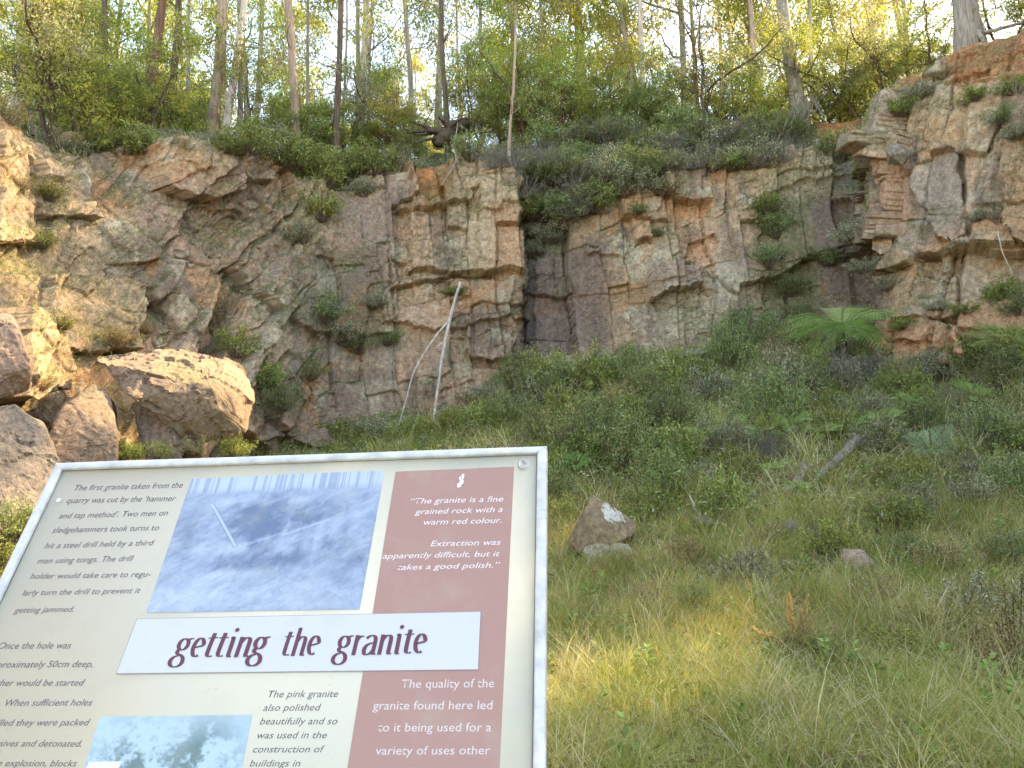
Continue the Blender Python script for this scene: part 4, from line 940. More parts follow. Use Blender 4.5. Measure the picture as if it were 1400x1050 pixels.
for px, py, d, kind, sc in ((62, 192, 15.6, 'crook', 1.0), (100, 185, 17.0, 'gum', 1.0), (120, 190, 18.2, 'wattle', .85), (190, 190, 19.3, 'wattle', .95), (225, 190, 19.0, 'wattle', .8), (170, 190, 20.5, 'dark', .9), (250, 195, 22, 'gum', .9), (268, 195, 20.6, 'dark', .6), (320, 200, 23, 'crook', .9),
        (360, 205, 21.6, 'dark', .62), (385, 208, 22.5, 'gum', .9), (430, 215, 22.3, 'dark', .8), (445, 220, 23.5, 'wattle', .8), (478, 215, 22.3, 'crook', .95), (520, 205, 22.5, 'gum', .9), (535, 200, 24, 'dark', 1.0), (550, 190, 24, 'crook', 1.1), 
        (640, 205, 23.0, 'wattle', 1.0), (662, 212, 22.5, 'gum', .9), (685, 215, 23.6, 'wattle', 1.2), (715, 210, 22.8, 'wattle', 1.25), (740, 200, 23.5, 'dark', 1.25), (765, 200, 22.9, 'wattle', 1.2), (790, 190, 24.2, 'gum', 1.2), (815, 185, 23.2, 'dark', 1.0), (842, 180, 23.6, 'wattle', 1.1), (865, 170, 23.0, 'dark', .9), (900, 165, 23.5, 'wattle', .8), (925, 160, 24.5, 'dark', .9),
        (955, 155, 22.8, 'crook', 1.05), (985, 155, 23.8, 'gum', .9), (1010, 150, 23.2, 'dark', .75), (1045, 150, 23.5, 'crook', .9), (1072, 145, 24, 'gum', .9), (1130, 135, 23.0, 'crook', .9), (1150, 135, 22.6, 'dark', .9), (1172, 135, 22.0, 'crook', 1.0), (1195, 140, 22.6, 'dark', 1.0), (1215, 130, 20.8, 'crook', .9), (1240, 120, 20.6, 'dark', .95), (1262, 112, 19.8, 'gum', .9), (1290, 95, 19.6, 'dark', .8), (1362, 50, 18.6, 'gum', .9), (1385, 40, 18.2, 'dark', .8)):
    look, pr = SAP[kind]; p = W(px, py, d); p.z = min(p.z, hill_z(p.x, p.y)+.35)
    place(pr[int(rg.integers(len(pr)))], "sapling" if kind != 'wattle' else "wattle_tree", ("trunk", "crown"), p, sc*rg.uniform(.9, 1.1), rg.uniform(0, 6.28), look, "sapling", "saplings growing along the cliff rim", region_of(px), (rg.normal()*.05, rg.normal()*.05))
for k in range(34):
    px = 20+1190*((k*.618+.11) % 1)
    if 585 < px < 650: continue
    d = np.interp(px, [0, 220, 450, 700, 1190], [15.5, 18, 21.3, 22.2, 21.8])+rg.uniform(.2, 2.2); p = W(px, 200, d); p.z = hill_z(p.x, p.y)-.1; kind = ['dark', 'gum', 'wattle', 'dark', 'gum'][k % 5]
    look, pr = SAP[kind]; place(pr[k % len(pr)], "sapling" if kind != 'wattle' else "wattle_tree", ("trunk", "crown"), p, rg.uniform(.65, 1.0), rg.uniform(0, 6.28), look, "sapling", "saplings growing along the cliff rim", region_of(px))
for px, py, d, sc in ((45, 180, 15.0, .8), (78, 196, 15.6, .95), (108, 194, 16.2, .9), (128, 192, 16.8, .8), (205, 192, 18.0, .8)):
    p = W(px, py, d); p.z = min(p.z, hill_z(p.x, p.y)+.3); place(SAP['gum'][1][0], "sapling", ("trunk", "crown"), p, sc, px, SAP['gum'][0], "sapling", "saplings growing along the cliff rim", NR_)
# taller trees further back on the hilltop
FAR = []
for k in range(5):
    wd, fo = gum_meshes(600+k, (0, 0, 0), (rg.normal()*.04, rg.normal()*.04, 1), 19+k, .14, [PALEB, GREYB, PINKB, PALEB, GREYB][k], [YELL, GREEN, YELL, GREEN, GREY][k], .3, 18, .15, (.22, .065), 58)
    FAR.append((wd.build("trunk", M_BARK, True), fo.build("crown", M_LEAF)))
for k in range(80):
    y = 27+44*rg.random()**1.2; px = -120+1640*((k*.618) % 1); p = W(px, 150, y); p.z = hill_z(p.x, p.y)-.1
    if abs((p.x+7.5)*SUND.y-(p.y-12)*SUND.x)/math.hypot(SUND.x, SUND.y) < 3.6 and p.y < 60: continue
    place(FAR[k % 5], "gum_tree", ("trunk", "crown"), p, rg.uniform(.75, 1.15), rg.uniform(0, 6.28), ("near forest gum tree" if y < 40 else "distant forest gum tree"), "tree", "gum trees standing back from the rim", "behind the left wall" if px < 420 else (("behind the stump" if px < 760 else ("behind the vegetated bank" if px < 1100 else "behind the brown buttress"))))
for x, y, k, sc in ((13.5, 27.0, 0, .9), (9.0, 25.5, 2, .8), (17.0, 22.0, 3, .85)):
    place(FAR[k], "gum_tree", ("trunk", "crown"), Vector((x, y, hill_z(x, y)-.1)), sc, k*2.3+x, "near forest gum tree", "tree", "gum trees standing back from the rim", "behind the buttress top")
# trees on the bank to the right that shade the quarry floor
for x, y, k, sc in ((14.6, 12.0, 0, .62), (15.4, 13.8, 1, .66), (14.2, 9.6, 2, .58), (15.6, 10.8, 3, .62), (16.8, 12.6, 4, .6), (14.8, 7.2, 0, .6), (16.6, 8.6, 1, .6), (15.0, 4.5, 2, .62), (17.0, 15.2, 3, .66)):
    if in_gap(x, y, 3.0): continue
    place(FAR[k], "gum_tree", ("trunk", "crown"), Vector((x, y, hill_z(x, y)-2.2)), sc, k*1.3+x, "gum tree", "tree", "gum trees on the right-hand bank", "beyond the brown buttress")
for k, (x, y) in enumerate(((13.9, 13.2), (14.3, 14.6), (14.0, 11.2), (14.4, 8.4), (15.2, 12.9), (13.8, 15.8), (15.5, 9.8))):
    if in_gap(x, y, 1.4): continue
    place(SAP['dark'][1][k % 2], "sapling", ("trunk", "crown"), Vector((x, y, hill_z(x, y)-.2)), 1.15, k*2.1, "dense dark green sapling", "sapling", "saplings on the right-hand bank", "beyond the brown buttress")
for k in range(18):
    x, y = 13.9+2.6*((k*.618) % 1), 7.5+.62*k
    if in_gap(x, y, 1.4): continue
    place(SAP['dark' if k % 3 else 'wattle'][1][k % 2], "sapling" if k % 3 else "wattle_tree", ("trunk", "crown"), Vector((x, y, hill_z(x, y)-.2)), 1.25, k*1.7, SAP['dark' if k % 3 else 'wattle'][0], "sapling", "saplings on the right-hand bank", "further back beyond the buttress")
# the wood closing the view behind
mb = MB(); n = 60000; x = rg.uniform(-95, 95, n); y = rg.uniform(74, 105, n); z = hz.mean()*0+12+rg.random(n)**1.3*17
m = fbm(x*.09, z*.12+y*.05, 700, 4, .6) > -.03; x, y, z = x[m], y[m], z[m]; n = len(x)
d = rg.normal(size=(n, 3)); d[:, 2] -= .5
mb.leaves(np.stack([x, y, z], 1), d, .6, .22, leafcol(rg, YELL+GREEN, n), rg)
tag(link("distant_woods", mb.build("distant_woods", M_LEAF)), kind="stuff")

# ------------------------------------------------------------------ shrubs
def shrub_meshes(seed, R, H, pal, n, leaf, tw=BROWNB, dead_=False, upright=.5, twn=34):
    rg = np.random.default_rng(seed); wood, fol = MB(), MB()
    for k in range(twn):
        a = rg.uniform(0, 2*math.pi); rr = rg.random()**.5; d = np.array([math.cos(a)*rr*R*1.1, math.sin(a)*rr*R*1.1, H*(1.05-.45*rr)*rg.uniform(.75, 1.15)])
        P = limb(rg, (math.cos(a)*rr*R*.25, math.sin(a)*rr*R*.25, -.05), d, np.linalg.norm(d), 6, .16, .04); wood.tube(P, np.linspace(.010, .003, 7)*(1.0 if not dead_ else .9), tw, 4, False)
        for m in range(5 if not dead_ else 8):
            j = rg.integers(2, 7); Q = limb(rg, P[j], unit(P[j]-P[j-1])+rg.normal(size=3)*.55, .35*H*rg.uniform(.4, 1), 3, .25, .03); wood.tube(Q, np.linspace(.005, .002, 4), tw, 3, False)
            nn = n//(twn*5)
            if nn:
                t = rg.random((nn, 1)); i0 = np.minimum((t*3).astype(int), 2); f = t*3-i0; p = Q[i0[:, 0]]*(1-f)+Q[i0[:, 0]+1]*f+rg.normal(size=(nn, 3))*.035*R/.5
                dd = (Q[-1]-Q[0])[None]*upright*3+rg.normal(size=(nn, 3))*.5
                fol.leaves(p, dd, leaf[0]*(.6+.8*rg.random(nn)), leaf[1]*(.7+.6*rg.random(nn)), leafcol(rg, pal, nn)*rg.uniform(.75, 1.25), rg)
    return wood.build("stems", M_DRY), (fol.build("foliage", M_SHRUB) if fol.n else None)
SH = {'dark': ("dark green fine-leaved shrub", [shrub_meshes(800+k, .5, .8, DARK, 4200, (.06, .014)) for k in range(3)]),
      'green': ("bright green leafy shrub", [shrub_meshes(810+k, .5, .7, GREEN, 3200, (.075, .022), upright=.3) for k in range(3)]),
      'grey': ("grey-green wispy shrub", [shrub_meshes(820+k, .5, .75, GREY, 2600, (.07, .016)) for k in range(2)]),
      'dry': ("straw-brown drying shrub", [shrub_meshes(830+k, .45, .85, DRY, 2600, (.05, .012), (.2, .13, .08)) for k in range(2)]),
      'yell': ("yellow-green weedy shrub", [shrub_meshes(840+k, .45, .8, YELL, 2200, (.08, .02), upright=.4) for k in range(2)]),
      'twig': ("bare grey twiggy bush", [shrub_meshes(850+k, .6, .6, GREY, 340, (.05, .014), (.23, .20, .175), True, twn=46) for k in range(2)])}
SLOPE, SL2, LOWG, FOOT = "on the upper slope", "on the middle slope", "among the lower grass", "at the foot of the left wall"
def shrub(px, py, wpx, kind, region, p, hs=1.0, group="shrubs"):
    look, pr = SH[kind]; pr = pr[int(rg.integers(len(pr)))]; sc = wpx*p.y/FPX/1.1
    hs = hs*(1.3 if region in (SLOPE, SL2) else 1.0)
    o = place([m for m in pr if m], "shrub" if kind != 'twig' else "bush", ("stems", "foliage"), p, sc, rg.uniform(0, 6.28), look, "shrub", group, region, (rg.normal()*.1, rg.normal()*.1), hs)
    return o
for px, py, w_, kind, hs in ((712, 548, 62, 'dark', 1.3), (745, 540, 62, 'yell', 1.2), (700, 585, 60, 'dark', 1), (795, 545, 50, 'yell', 1), (770, 575, 60, 'green', 1), (835, 530, 50, 'green', 1), (872, 528, 64, 'dark', 1), (905, 545, 66, 'green', 1), (935, 520, 56, 'green', 1), (967, 548, 60, 'grey', 1), (1000, 500, 52, 'green', 1), (1012, 476, 66, 'dark', 1), (1052, 470, 56, 'dark', 1), (1085, 470, 46, 'green', 1), (1055, 590, 84, 'dark', 1.1), (1105, 530, 60, 'green', 1), (1150, 540, 60, 'grey', 1), (1188, 520, 50, 'dark', 1), (1235, 545, 60, 'green', 1), (1290, 520, 60, 'grey', 1), (1335, 500, 60, 'green', 1), (1375, 530, 70, 'dark', 1), (1310, 470, 46, 'green', 1), (1245, 478, 40, 'dark', .8)):
    shrub(px, py, w_, kind, SLOPE, hit(px, py), hs, "shrubs on the upper slope")
for px, py, w_, kind, hs in ((820, 620, 84, 'dark', 1), (775, 640, 76, 'dark', 1.1), (762, 690, 66, 'dark', 1), (862, 650, 90, 'dark', 1), (905, 690, 84, 'dark', 1), (930, 640, 76, 'green', 1), (885, 720, 66, 'green', 1), (985, 620, 66, 'grey', 1), (1010, 660, 70, 'green', .9), (860, 590, 70, 'green', 1), (800, 590, 60, 'dark', 1), (920, 590, 70, 'dark', 1), (1140, 600, 60, 'green', .9), (1205, 620, 66, 'grey', .9), (1345, 620, 76, 'dark', 1), (1385, 690, 80, 'dark', 1), (1330, 700, 66, 'grey', 1), (1245, 690, 66, 'dark', .8), (1180, 580, 64, 'grey', .9), (770, 720, 56, 'green', .9), (1260, 590, 60, 'dark', .9), (1310, 640, 60, 'green', .8), (955, 680, 60, 'grey', .9), (740, 610, 60, 'dark', 1)):
    shrub(px, py, w_, kind, SL2, hit(px, py), hs, "shrubs on the middle slope")
for k in range(46):
    px, py = rg.uniform(745, 1400), rg.uniform(500, 735)
    if 1090 < px < 1190 and py > 600 or 770 < px < 880 and py > 660: continue
    shrub(px, py, rg.uniform(44, 74), ['dark', 'green', 'grey', 'dry', 'yell', 'twig', 'green'][k % 7], SLOPE if py < 592 else SL2, hit(px, py), rg.uniform(.8, 1.2), "scattered shrubs on the slope")
for px, py, w_, kind, hs in ((940, 775, 72, 'dry', .8), (1010, 810, 90, 'grey', .9), (1110, 905, 100, 'green', .6), (1195, 830, 76, 'dry', .8), (1290, 790, 84, 'dry', .9), (1350, 850, 100, 'grey', 1), (880, 830, 70, 'dry', .7), (805, 850, 66, 'dry', .7), (1235, 900, 80, 'yell', .7), (1180, 970, 100, 'green', .6), (1140, 760, 70, 'yell', 1), (1050, 750, 60, 'dry', .8), (1385, 930, 110, 'dry', 1.1), (1240, 770, 70, 'dark', .8), (960, 840, 80, 'dark', .7), (1300, 870, 80, 'yell', .7), (850, 780, 60, 'dry', .7), (1385, 780, 90, 'dark', .9), (1090, 800, 60, 'yell', .7)):
    shrub(px, py, w_, kind, LOWG, hit(px, py), hs, "low bushes in the grass")
for px, py, w_, kind, hs in ((395, 605, 56, 'green', .9), (432, 610, 50, 'dark', .9), (480, 606, 66, 'green', .9), (522, 600, 60, 'grey', .9), (562, 604, 60, 'green', .9), (612, 596, 60, 'yell', .9), (650, 590, 60, 'green', 1), (672, 555, 54, 'grey', 1), (540, 575, 50, 'green', .8), (640, 560, 50, 'dry', .8)):
    shrub(px, py, w_, kind, FOOT, hit(px, py), hs, "shrubs at the foot of the left wall")
for px, py, w_, kind, d in ((15, 740, 90, 'dark', 7.8), (42, 735, 70, 'green', 8.4), (-20, 790, 90, 'green', 7.4), (175, 630, 46, 'green', 11.2), (220, 628, 40, 'dark', 11.4), (265, 620, 46, 'grey', 11.9), (320, 625, 50, 'green', 12.4)):
    p = W(px, py, d); shrub(px, py, w_, kind, "beside the boulders left of the sign", p, .9, "shrubs beside the boulders")
WALLR = "growing on the left rock wall"
for px, py, w_, kind, hs in ((300, 452, 78, 'dry', 1.3), (325, 486, 60, 'yell', 1), (275, 482, 50, 'twig', .9), (360, 530, 56, 'green', 1), (385, 560, 56, 'dark', 1), (445, 440, 66, 'dark', .9), (470, 470, 60, 'grey', .9), (440, 300, 60, 'yell', 1.2), (415, 330, 46, 'grey', 1), (60, 530, 50, 'dry', .6), (90, 450, 40, 'yell', .7), (160, 470, 60, 'dry', .6), (30, 260, 40, 'dry', .8), (70, 270, 50, 'yell', .9), (200, 455, 40, 'dry', .5), (490, 480, 50, 'dark', .8), (530, 470, 46, 'dark', .7), (425, 520, 46, 'dark', .9), (60, 340, 46, 'yell', .8), (510, 420, 40, 'grey', .7)):
    shrub(px, py, w_, kind, WALLR, cliff_pt(px, py)+Vector((.03, -.08, -.02)), hs, "shrubs on the left rock wall")
RIML = "along the left rim of the cliff"
for px, py, w_, kind, hs in ((85, 205, 60, 'grey', .9), (130, 208, 60, 'green', 1), (165, 205, 74, 'green', 1), (195, 205, 56, 'dark', .9), (340, 205, 70, 'green', 1), (365, 215, 80, 'grey', 1), (395, 222, 80, 'green', 1), (425, 240, 76, 'green', 1), (450, 250, 66, 'yell', 1.1), (480, 240, 70, 'dark', 1), (510, 235, 70, 'green', 1), (540, 230, 60, 'grey', .9), (250, 200, 40, 'dry', .6), (308, 205, 40, 'green', .7), (500, 265, 50, 'grey', .8), (15, 160, 70, 'dry', .8)):
    shrub(px, py, w_, kind, RIML, cliff_pt(px, py)+Vector((0, .05, -.05)), hs, "shrubs along the left rim")
BANK = "on the bank above the wet crack"; BANK2 = "on the bank before the red soil"
bank = []
for px in range(645, 1190, 25):
    top = np.interp(px, [645, 700, 760, 850, 1000, 1100, 1190], [208, 212, 185, 172, 165, 150, 155]); bot = np.interp(px, [645, 700, 720, 800, 850, 900, 1000, 1100, 1190], [222, 226, 300, 300, 276, 256, 240, 236, 226])
    for py in np.arange(top+10, bot+1, 26):
        bank.append((px+rg.uniform(-8, 8), py+rg.uniform(-5, 5)))
for px, py in bank:
    if 1085 < px < 1176 and py < 216: continue
    kind = rg.choice(['dark', 'dark', 'green', 'grey', 'twig', 'twig']); shrub(px, py, rg.uniform(46, 70), kind, BANK if px < 910 else BANK2, cliff_pt(px, py)+Vector((0, -.12, -.12)), rg.uniform(.7, 1.0), "bushes on the bank above the back cliff")
FACE = "rooted in cracks of the back cliff"
for px, py, w_, kind, hs in ((745, 300, 66, 'dark', .9), (775, 305, 70, 'dark', .9), (755, 330, 50, 'grey', .8), (1060, 320, 56, 'dark', .9), (1050, 360, 50, 'dark', .9), (1080, 400, 50, 'dark', .8), (1165, 330, 60, 'grey', .8), (1130, 360, 50, 'dark', .8), (1045, 290, 50, 'green', .8), (1180, 370, 40, 'grey', .8), (690, 530, 44, 'dark', .9), (900, 320, 30, 'dark', .6), (870, 290, 34, 'dark', .6), (1095, 440, 50, 'dark', .8), (620, 400, 36, 'green', .5), (735, 345, 30, 'grey', 1.2)):
    shrub(px, py, w_, kind, FACE, cliff_pt(px, py)+Vector((0, -.05, -.05)), hs, "plants rooted in the back cliff")
BUT = "on ledges of the brown buttress"
for px, py, w_, kind, hs in ((1362, 300, 44, 'grey', .9), (1330, 300, 34, 'grey', .7), (1368, 405, 54, 'green', .9), (1390, 425, 56, 'dark', .9), (1275, 420, 40, 'grey', .6), (1320, 425, 40, 'green', .6), (1215, 395, 40, 'grey', .8), (1225, 155, 50, 'green', .8), (1255, 130, 46, 'grey', .8), (1210, 170, 50, 'dark', .8), (1330, 135, 50, 'green', .6), (1365, 165, 50, 'dark', .7), (1385, 125, 56, 'green', .7), (1390, 185, 46, 'grey', .7), (1290, 105, 40, 'dry', .6), (1235, 445, 40, 'green', .6)):
    shrub(px, py, w_, kind, BUT, cliff_pt(px, py)+Vector((0, -.05, -.05)), hs, "plants on the brown buttress")

# ------------------------------------------------------------------ ferns
def fern_mesh(seed, nf, L, arch, pal, wide=.42, up=1.05, gap=1.0):
    rg = np.random.default_rng(seed); fol, st = MB(), MB()
    for f in range(nf):
        a = 2*math.pi*(f+.6*rg.random())/nf; h = np.array([math.cos(a), math.sin(a), 0]); Lf = L*rg.uniform(.75, 1.1); u = up*rg.uniform(.6, 1.2)
        t = np.linspace(0, 1, 22); P = h[None]*(Lf*(t*(.8)+.12*t*t))[:, None]+np.array([0, 0, 1])[None]*(Lf*(u*t-arch*t*t))[:, None]
        st.tube(P, np.linspace(.008, .002, 22), (.16, .13, .05), 4, False)
        sd = np.cross(h, [0, 0, 1.0]); c = np.array(pal[rg.integers(len(pal))])*rg.uniform(.85, 1.2)
        for i in range(4, 22):
            T = unit(P[min(i+1, 21)]-P[i-1]); ln = Lf*wide*math.sin(math.pi*min(1, .22+.8*(1-t[i])))*(.9 if i < 8 else 1)*min(1, (1-t[i])*1.6+.06)
            for s in (-1, 1):
                d = unit(sd*s+T*.55+np.array([0, 0, -.12])); m = max(4, int(ln/.026)); w_ = np.linspace(0, 1, m+1)[1:]
                for q in (-1, 1):
                    pp = P[i][None]+d[None]*(w_*ln)[:, None]; dd = unit(T*q+d*.7)[None]+rg.normal(size=(m, 3))*.12
                    n = unit(np.cross(d, T)); LL = (.014+.075*ln*(1-w_)); v = np.stack([pp, pp+dd*LL[:, None]*.5+d[None]*.007, pp+dd*LL[:, None], pp+dd*LL[:, None]*.5-d[None]*.007], 1).reshape(-1, 3)
                    fol.add(v, [np.arange(m)[:, None]*4+np.array([0, 1, 2, 3])], c*rg.uniform(.85, 1.15))
                fol.leaves(P[i][None], d[None], ln, .008, c, rg)
    return fol.build("fronds", M_FERN), st.build("stalks", M_DRY)
FG = [(.25, .42, .11), (.32, .48, .14), (.21, .36, .09)]; FYE = [(.30, .40, .11), (.34, .42, .14)]; FB = [(.20, .30, .15), (.24, .34, .18)]
FERN = {'big': [fern_mesh(900, 30, 1.2, .92, FG, .5, 1.0)], 'g': [fern_mesh(901, 9, .7, .62, FG), fern_mesh(902, 8, .7, .62, FG)], 'y': [fern_mesh(903, 9, .7, .62, FYE)], 'b': [fern_mesh(904, 10, .7, .62, FB)]}
def fern(px, py, wpx, kind, look, region, lift=0.0, p=None):
    lift = lift+(0 if kind == 'big' else .22); p = p or hit(px, py); f = FERN[kind]; f = f[int(rg.integers(len(f)))]; sc = wpx*p.y/FPX/(2.0 if kind == 'big' else 1.0)
    return place(f, "fern", ("fronds", "stalks"), p+Vector((0, 0, lift)), sc, rg.uniform(-.3, .3), look, "fern", "ferns on the slope", region, (.42, 0))
p = W(1152, 480, 17.0); o = fern(1152, 462, 150, 'big', "big bright green tree fern", "in the corner between back cliff and buttress", .38, p)
mb = MB(); rf = np.random.default_rng(5); P = np.array([(0, 0, -.75), (.02, 0, -.3), (.0, .01, .08)]); mb.tube(P, [.10, .09, .07], (.07, .05, .035), 8, True, .25); link("trunk", mb.build("trunk", M_DRY), o)
fern(1105, 470, 60, 'g', "low spreading green fern", "left of the big tree fern", .1)
for px, py, w_, kind in ((1392, 500, 104, 'y'), (1372, 478, 60, 'g'), (1275, 640, 66, 'b'), (1000, 600, 40, 'g'), (1045, 612, 46, 'g'), (1085, 600, 50, 'g'), (1125, 612, 44, 'y'), (1210, 592, 44, 'y'), (1250, 575, 44, 'g'), (965, 615, 38, 'g'), (1060, 664, 38, 'g'), (1092, 692, 30, 'y'), (790, 655, 36, 'g'), (1170, 602, 40, 'g'), (1330, 560, 44, 'g')):
    fern(px, py, w_, kind, {'g': "green bracken fern", 'y': "yellowish bracken fern", 'b': "pale feathery fern"}[kind], "on the slope around the log" if px < 1350 else "at the right edge of the slope")
# ------------------------------------------------------------------ dock with orange seed spikes, dead stalks, yellow flower
def spikes(name, label, cat, p, tops, col, n):
    rg = np.random.default_rng(int(p.x*100)); st, hd = MB(), MB(); o = thing(name, label, cat, p)
    for (x, y) in tops:
        hd = MB()
        e = W(x, y, p.y+rg.uniform(-.1, .1))-p; P = limb(rg, (0, 0, 0), (e.x, e.y, e.z), e.length, 8, .03); P = P+(np.array(e)-P[-1])[None]*np.linspace(0, 1, 9)[:, None]
        st.tube(P, np.linspace(.006, .002, 9), np.array(col)*.6, 5, False)
        for k in range(n):
            f = .45+.55*rg.random(); i = f*8; a = int(i) if i < 8 else 7; q = P[a]*(1-(i-a))+P[a+1]*(i-a)+rg.normal(size=3)*.016*(1.2-f)*1.4
            hd.leaves(q[None], np.array([unit(P[-1]-P[0])])+rg.normal(size=(1, 3))*.8, .018, .012, np.array(col)*rg.uniform(.7, 1.3), rg)
        link("seed_spike", hd.build("seed_spike", M_GRASS), o)
    link("stems", st.build("stems", M_DRY), o); return o
p = hit(1090, 895); spikes("dock_plant", "dry weed with orange-brown seed spikes standing in the grass", "plant", p, [(1078, 812), (1104, 815), (1028, 858), (1050, 866), (1096, 838), (1112, 842), (1062, 878), (1084, 846)], (.50, .36, .17), 300)
p = hit(1388, 920); spikes("dead_weed", "dark dead weed stalks at the right edge of the grass", "plant", p, [(1372, 800), (1386, 812), (1398, 790), (1380, 840), (1362, 850)], (.12, .08, .05), 60)
p = hit(1202, 990); o = thing("yellow_daisy", "single small yellow flower in the grass at lower right", "flower", p)
mb = MB(); e = W(1203, 974, p.y)-p; mb.tube([(0, 0, 0), e*.5+Vector((.01, 0, 0)), e], [.003, .002, .002], (.1, .14, .04), 4); link("stem", mb.build("stem", M_GRASS), o)
mb = MB(); an = np.arange(14)/14*6.283; mb.leaves(np.tile(np.array(e), (14, 1)), np.stack([np.cos(an), np.sin(an)*.7-.3, np.sin(an)*.5+.3], 1), .03, .014, (.75, .55, .02), rg); link("flower_head", mb.build("flower_head", M_GRASS), o)
# ------------------------------------------------------------------ grass and low weeds: nobody could count these
def blades(n, x, y, L, Wd, col, rg, lean=.55, seed=0, segs=4):
    z = ground_z(x, y); a = rg.uniform(0, 2*math.pi, n); h = np.stack([np.cos(a), np.sin(a), np.zeros(n)], 1); s = np.stack([-np.sin(a), np.cos(a), np.zeros(n)], 1)
    ph = rg.uniform(0, math.pi, n); s = s*np.cos(ph)[:, None]+h*np.sin(ph)[:, None]
    b = lean*(.3+1.1*rg.random(n)); V = []
    for k in range(segs):
        t = k/(segs-1); th = b*(.25+1.3*t); pos = np.stack([x, y, z-.02], 1)+h*(L*t*np.sin(th*.75))[:, None]+np.array([0, 0, 1])[None]*(L*t*np.cos(th*.75))[:, None]
        w_ = Wd*(1-.85*t**1.5)
        if k < segs-1: V += [pos+s*w_[:, None]/2, pos-s*w_[:, None]/2]
        else: V += [pos]
    V = np.stack(V, 1); m = V.shape[1]; base = np.arange(n)[:, None]*m
    q = [base+np.array([2*k, 2*k+1, 2*k+3, 2*k+2]) for k in range(segs-2)]; tri = base+np.array([m-3, m-2, m-1])
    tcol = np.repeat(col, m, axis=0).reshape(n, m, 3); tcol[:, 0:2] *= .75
    return V.reshape(-1, 3), [np.concatenate(q), tri], tcol.reshape(-1, 3)
rg = np.random.default_rng(1234)
def scatter(n, x0, x1, y0, y1, dens=None):
    x = rg.uniform(x0, x1, n); y = rg.uniform(y0, y1, n); k = np.abs(x) < .78*y+1.2
    if dens is not None: k &= rg.random(n) < dens(x, y)
    return x[k], y[k]
GP = np.array([(.29, .37, .085), (.40, .43, .115), (.49, .48, .17), (.66, .58, .32), (.50, .36, .20)])
def grasscol(x, y, n):
    f = fbm(x*.7, y*.7, 1300, 3)+.35*fbm(x*2.5, y*2.5, 1301, 2); br = sstep(6.5, 8.2, y)*sstep(12, 9.5, y); st = sstep(9, 12, y)
    w_ = np.stack([.8+.9*f, 1.0+.3*f, .9+0*f, .75-.9*f+.5*st, .35-.4*f+.8*br], 1).clip(.03); w_ /= w_.sum(1)[:, None]; c = np.cumsum(w_, 1); r = rg.random(n)[:, None]; i = (r > c).sum(1).clip(0, 4)
    return GP[i]*(1+.35*(rg.random((n, 1))-.5))
mb = MB()
def addgrass(n, box, L, wd, lean, dens=None, cf=grasscol):
    x, y = scatter(n, *box, dens); m = len(x); Lv = L*(.45+.9*rg.random(m))*(1+.4*fbm(x*.9, y*.9, 1310, 2)); v, f, c = blades(m, x, y, Lv, np.full(m, wd)*(.6+.8*rg.random(m)), cf(x, y, m), rg, lean); mb.add(v, f, c)
clumpy = lambda x, y: .18+.82*sstep(-.22, .18, fbm(x*1.9, y*1.9, 1350, 3))
addgrass(130000, (-1.2, 6.5, 3.4, 7.2), .21, .0042, .9, clumpy)
addgrass(50000, (-1.2, 6.5, 3.4, 7.2), .09, .006, 1.3)
addgrass(100000, (-2.5, 9, 7.0, 10.5), .26, .0065, .8, clumpy)
# tussocks: clumps of longer, arching blades, some bleached
def tussocks(n, box, L, wd, per):
    x0, y0 = scatter(n, *box); m = len(x0); k = np.repeat(np.arange(m), per); pale = rg.random(m); big = .55+.9*rg.random(m)
    x = x0[k]+rg.normal(size=m*per)*.045*big[k]; y = y0[k]+rg.normal(size=m*per)*.045*big[k]
    pal_ = np.array([(.20, .26, .06), (.30, .33, .09), (.44, .40, .16), (.62, .55, .33), (.70, .64, .44)]); i = np.clip((pale[k]*3.4+rg.normal(size=m*per)*.9), 0, 4).astype(int)
    v, f, c = blades(m*per, x, y, L*big[k]*(.5+.7*rg.random(m*per)), np.full(m*per, wd)*(.6+.8*rg.random(m*per)), pal_[i]*(1+.4*(rg.random((m*per, 1))-.5)), rg, 1.0); mb.add(v, f, c)
tussocks(420, (-1.2, 6.5, 3.6, 7.2), .40, .0042, 70)
tussocks(420, (-2, 9, 7.0, 10.8), .45, .006, 55)
tussocks(300, (-4, 11, 10.5, 18.5), .60, .010, 45)
addgrass(5000, (-1.2, 6.5, 3.6, 7.5), .55, .004, 1.5, None, lambda x, y, n: np.array([(.60, .53, .32), (.50, .45, .24), (.42, .33, .18)])[rg.integers(0, 3, n)])
addgrass(30000, (-7.5, 11, 10.2, 19.5), .30, .010, .9)
addgrass(9000, (-3, 11, 10.0, 18.5), .62, .010, 1.1, lambda x, y: sstep(.0, .35, fbm(x*.9, y*.9, 1340, 3)), lambda x, y, n: np.array([(.55, .49, .30), (.46, .44, .2), (.62, .56, .38)])[rg.integers(0, 3, n)])
addgrass(14000, (-8, -2, 3.0, 10.2), .30, .008, .8)
